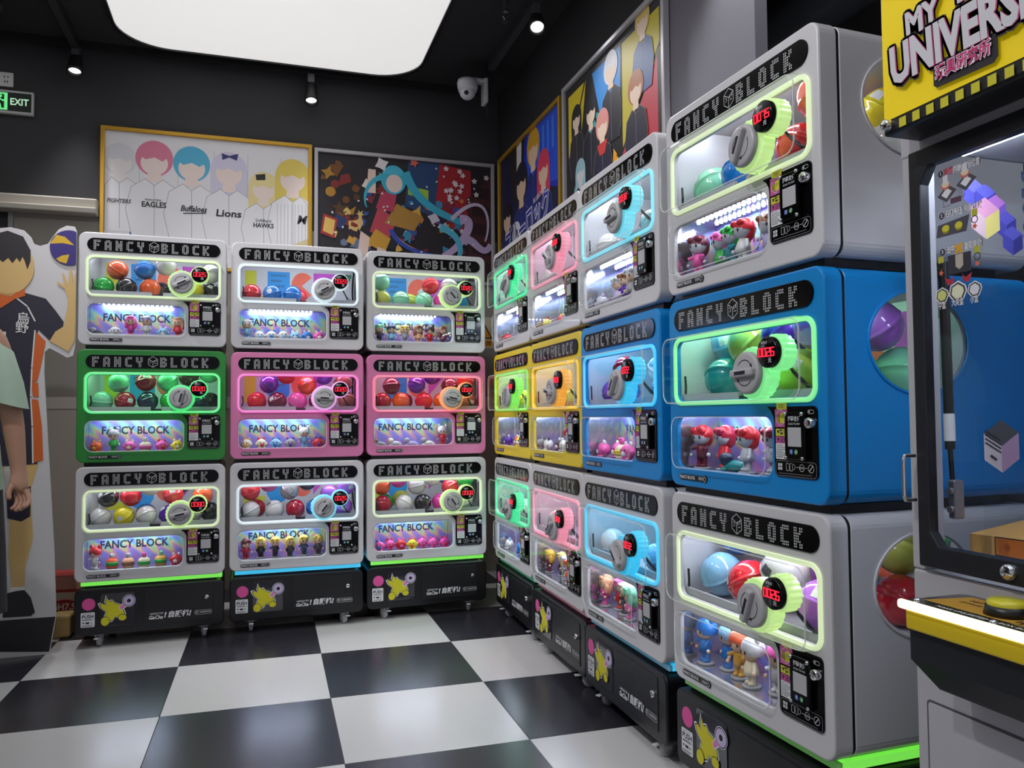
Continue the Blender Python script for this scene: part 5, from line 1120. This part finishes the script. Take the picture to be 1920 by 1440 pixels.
# play field
link('play_field', MB().rbox(.014, WD - .014, .05, DP - .03, .777, .800, .003).build('play_field'), mat('#c9cbd6', .25), pm)
rp = link('ramp', MB().add([(.02, .12, .800), (.50, .12, .800), (.50, .12, .850), (.02, .12, .835), (.02, .30, .800), (.50, .30, .800), (.50, .30, .860), (.02, .30, .860)], [(0, 1, 2, 3), (3, 2, 6, 7), (0, 3, 7, 4), (1, 5, 6, 2), (4, 7, 6, 5), (0, 4, 5, 1)]).build('ramp'), mat('#d8a45a', .5), pm)
ra = Art(.1195); ra.poly([(.075, .803), (.495, .803), (.495, .846), (.075, .836)], '#e07a2c'); ra.line([(.075, .803), (.495, .803), (.495, .846), (.075, .836)], .002, INK, True); ra.text('SECURITY', .22, .823, .026, '#efe6d8', .03, width=.14); ra.poly(ell(.10, .82, .006, .007, 14), '#b9582c'); ra.build('ramp_print', rp)
link('divider', MB().box(.07, .20, .10, .103, .80, .90).build('divider'), GLASS, pm)
link('field_light', MB().rbox(.05, WD - .05, .07, .10, 1.555, 1.573, .003).build('field_light'), glow((.80, .88, 1.0), 38, 'field_led'), pm)
# link('corner_light', MB().rbox(.034, .044, .055, .065, .84, 1.54, .002).rbox(WD - .065, WD - .055, .055, .065, .84, 1.54, .002).build('corner_light'), glow((.8, .88, 1), 3, 'corner_led'), pm)
# control deck
dk = link('control_deck', plate([rrect(.115, WD + .05, .0, .14, .02)], .012, .002, raw=True), mat('#2a2a26', .25, coat=.4), pm, (0, -.142, .744))
def flat(a, name, mx): 
    me = a.mb.build(name); me.transform(Matrix(((1, 0, 0, 0), (0, 0, 1, 0), (0, -1, 0, 0), (0, 0, 0, 1)))); return link(name, me, a.m, dk, (0, 0, .0065))
de = Art(0, .0002); de.poly([(.130, .035), (.30, .035), (.33, .125), (.145, .125)], '#b98a2c'); de.poly([(.30, .03), (.52, .03), (.52, .125), (.34, .125)], '#8a6c24'); de.text('HIT KING', .20, .100, .016, '#4a3a1c', .02); de.text('2P PRIZE GAME', .20, .080, .011, '#4a3a1c', .02); de.text('MAKE UNLIMITED IN BOX BOUNTY', .27, .018, .012, '#d8d4c4', .02); de.text('1P', .30, .05, .02, '#3a2f18', .02); flat(de, 'deck_print', dk)
link('deck_light', MB().rbox(.112, WD + .05, -.1475, -.136, .7365, .7525, .005).build('deck_light'), glow((1, .94, .55), 1.5, 'deck_glow'), pm)
link('deck_front', MB().rbox(.122, WD + .05, -.138, 0, .7035, .7365, .003).build('deck_front'), mat('#d8bc1e', .35), pm)
def apron():
    pr_ = [(-.125, .7035), (-.125, .650), (-.065, .592), (.0, .592), (.0, .7035)]; n = len(pr_)
    mb = MB(); mb.add([(.118, a, b) for a, b in pr_] + [(WD + .05, a, b) for a, b in pr_], [tuple(range(n)), tuple(reversed(range(n, 2 * n)))] + [(k, n + k, n + (k + 1) % n, (k + 1) % n) for k in range(n)]); return mb.build('deck_apron')
link('deck_apron', apron(), mat('#191c22', .5), pm)
bt = link('hit_button', MB().lathe([(0, 0), (.034, 0), (.030, .016), (.0, .016)], 30).build('hit_button'), BLACK, dk, (.255, .075, .006)); link('button_cap', MB().lathe([(.0285, .0), (.0285, .005), (.024, .009), (.0, .010)], 30).build('button_cap'), mat('#cfc62a', .3, coat=.4), bt, (0, 0, .016))
for x, y in ((.135, .018), (.285, .012), (.25, .132)): link('deck_bolt', MB().lathe([(0, .006), (.004, .0055), (.006, .003), (.0065, 0)], 14).build('deck_bolt'), CHROME, dk, (x, y, .006))
# marquee
YEL = mat('#e6c908', .5, emit=.22, name='marquee_yellow')
mq = link('marquee_box', MB().rbox(.045, WD + .06, -.085, 0, 1.575, 1.862, .006).build('marquee_box'), mat('#17161a', .4), pm)
ma = Art(-.0855, .0003)
ma.poly([(.050, 1.602), (WD + .05, 1.602), (WD + .05, 1.835), (.050, 1.835)], YEL)
for k in range(18):
    x = .093 + .0305 * k; ma.poly([(x - .008, 1.580), (x + .008, 1.580), (x + .008, 1.597), (x - .008, 1.597)], '#cfc62a')
GR, OUT = '#d4d2d8', '#221c22'
ma.poly([(.168, 1.660), (.168, 1.622), (.175, 1.616), (.284, 1.612), (.292, 1.620), (.292, 1.660)], OUT)
def sign_word(t_, x, z, size, w_, sh):
    for dx, dz in ((-.0055, 0), (.0055, 0), (0, .0055), (0, -.0055), (-.004, -.004), (.004, -.004), (-.004, .004), (.004, .004), (.003, -.009)):
        ma.text(t_, x + dx, z + dz, size, OUT, .045, width=w_, shear=sh); ma.k -= 1
    ma.k += 1
    ma.text(t_, x + .0022, z - .001, size, '#c03a78', .045, width=w_, shear=sh); ma.text(t_, x, z, size, GR, .045, width=w_, shear=sh)
sign_word('TOY', .262, 1.767, .085, .115, -.06); sign_word('MY', .147, 1.749, .060, .074, -.06); sign_word('UNIVERSE', .2185, 1.688, .093, .286, -.06)
ma.text('玩具研究所', .228, 1.638, .027, '#f0e6ee', .07, width=.110); ma.text('玩具研究所', .228, 1.638, .027, '#d0407e', .025, width=.106)
ma.build('marquee_print', mq)
for x, z in ((.062, 1.592), (.066, 1.845), (WD + .04, 1.592)): link('marquee_bolt', MB().lathe([(.010, 0), (.010, -.012), (.008, -.014), (0, -.014)], 18, axis='Y').build('marquee_bolt'), CHROME, mq, (x, -.085, z))

# dim glowing trims are found by bounced rays alone; only real lamps are sampled as lights
for mt_ in bpy.data.materials:
    if mt_.name.startswith(('light_', 'strip_', 'dim_strip_', 'red_led', 'exit_', 'spot_lens', 'marquee')):
        mt_.cycles.emission_sampling = 'NONE'
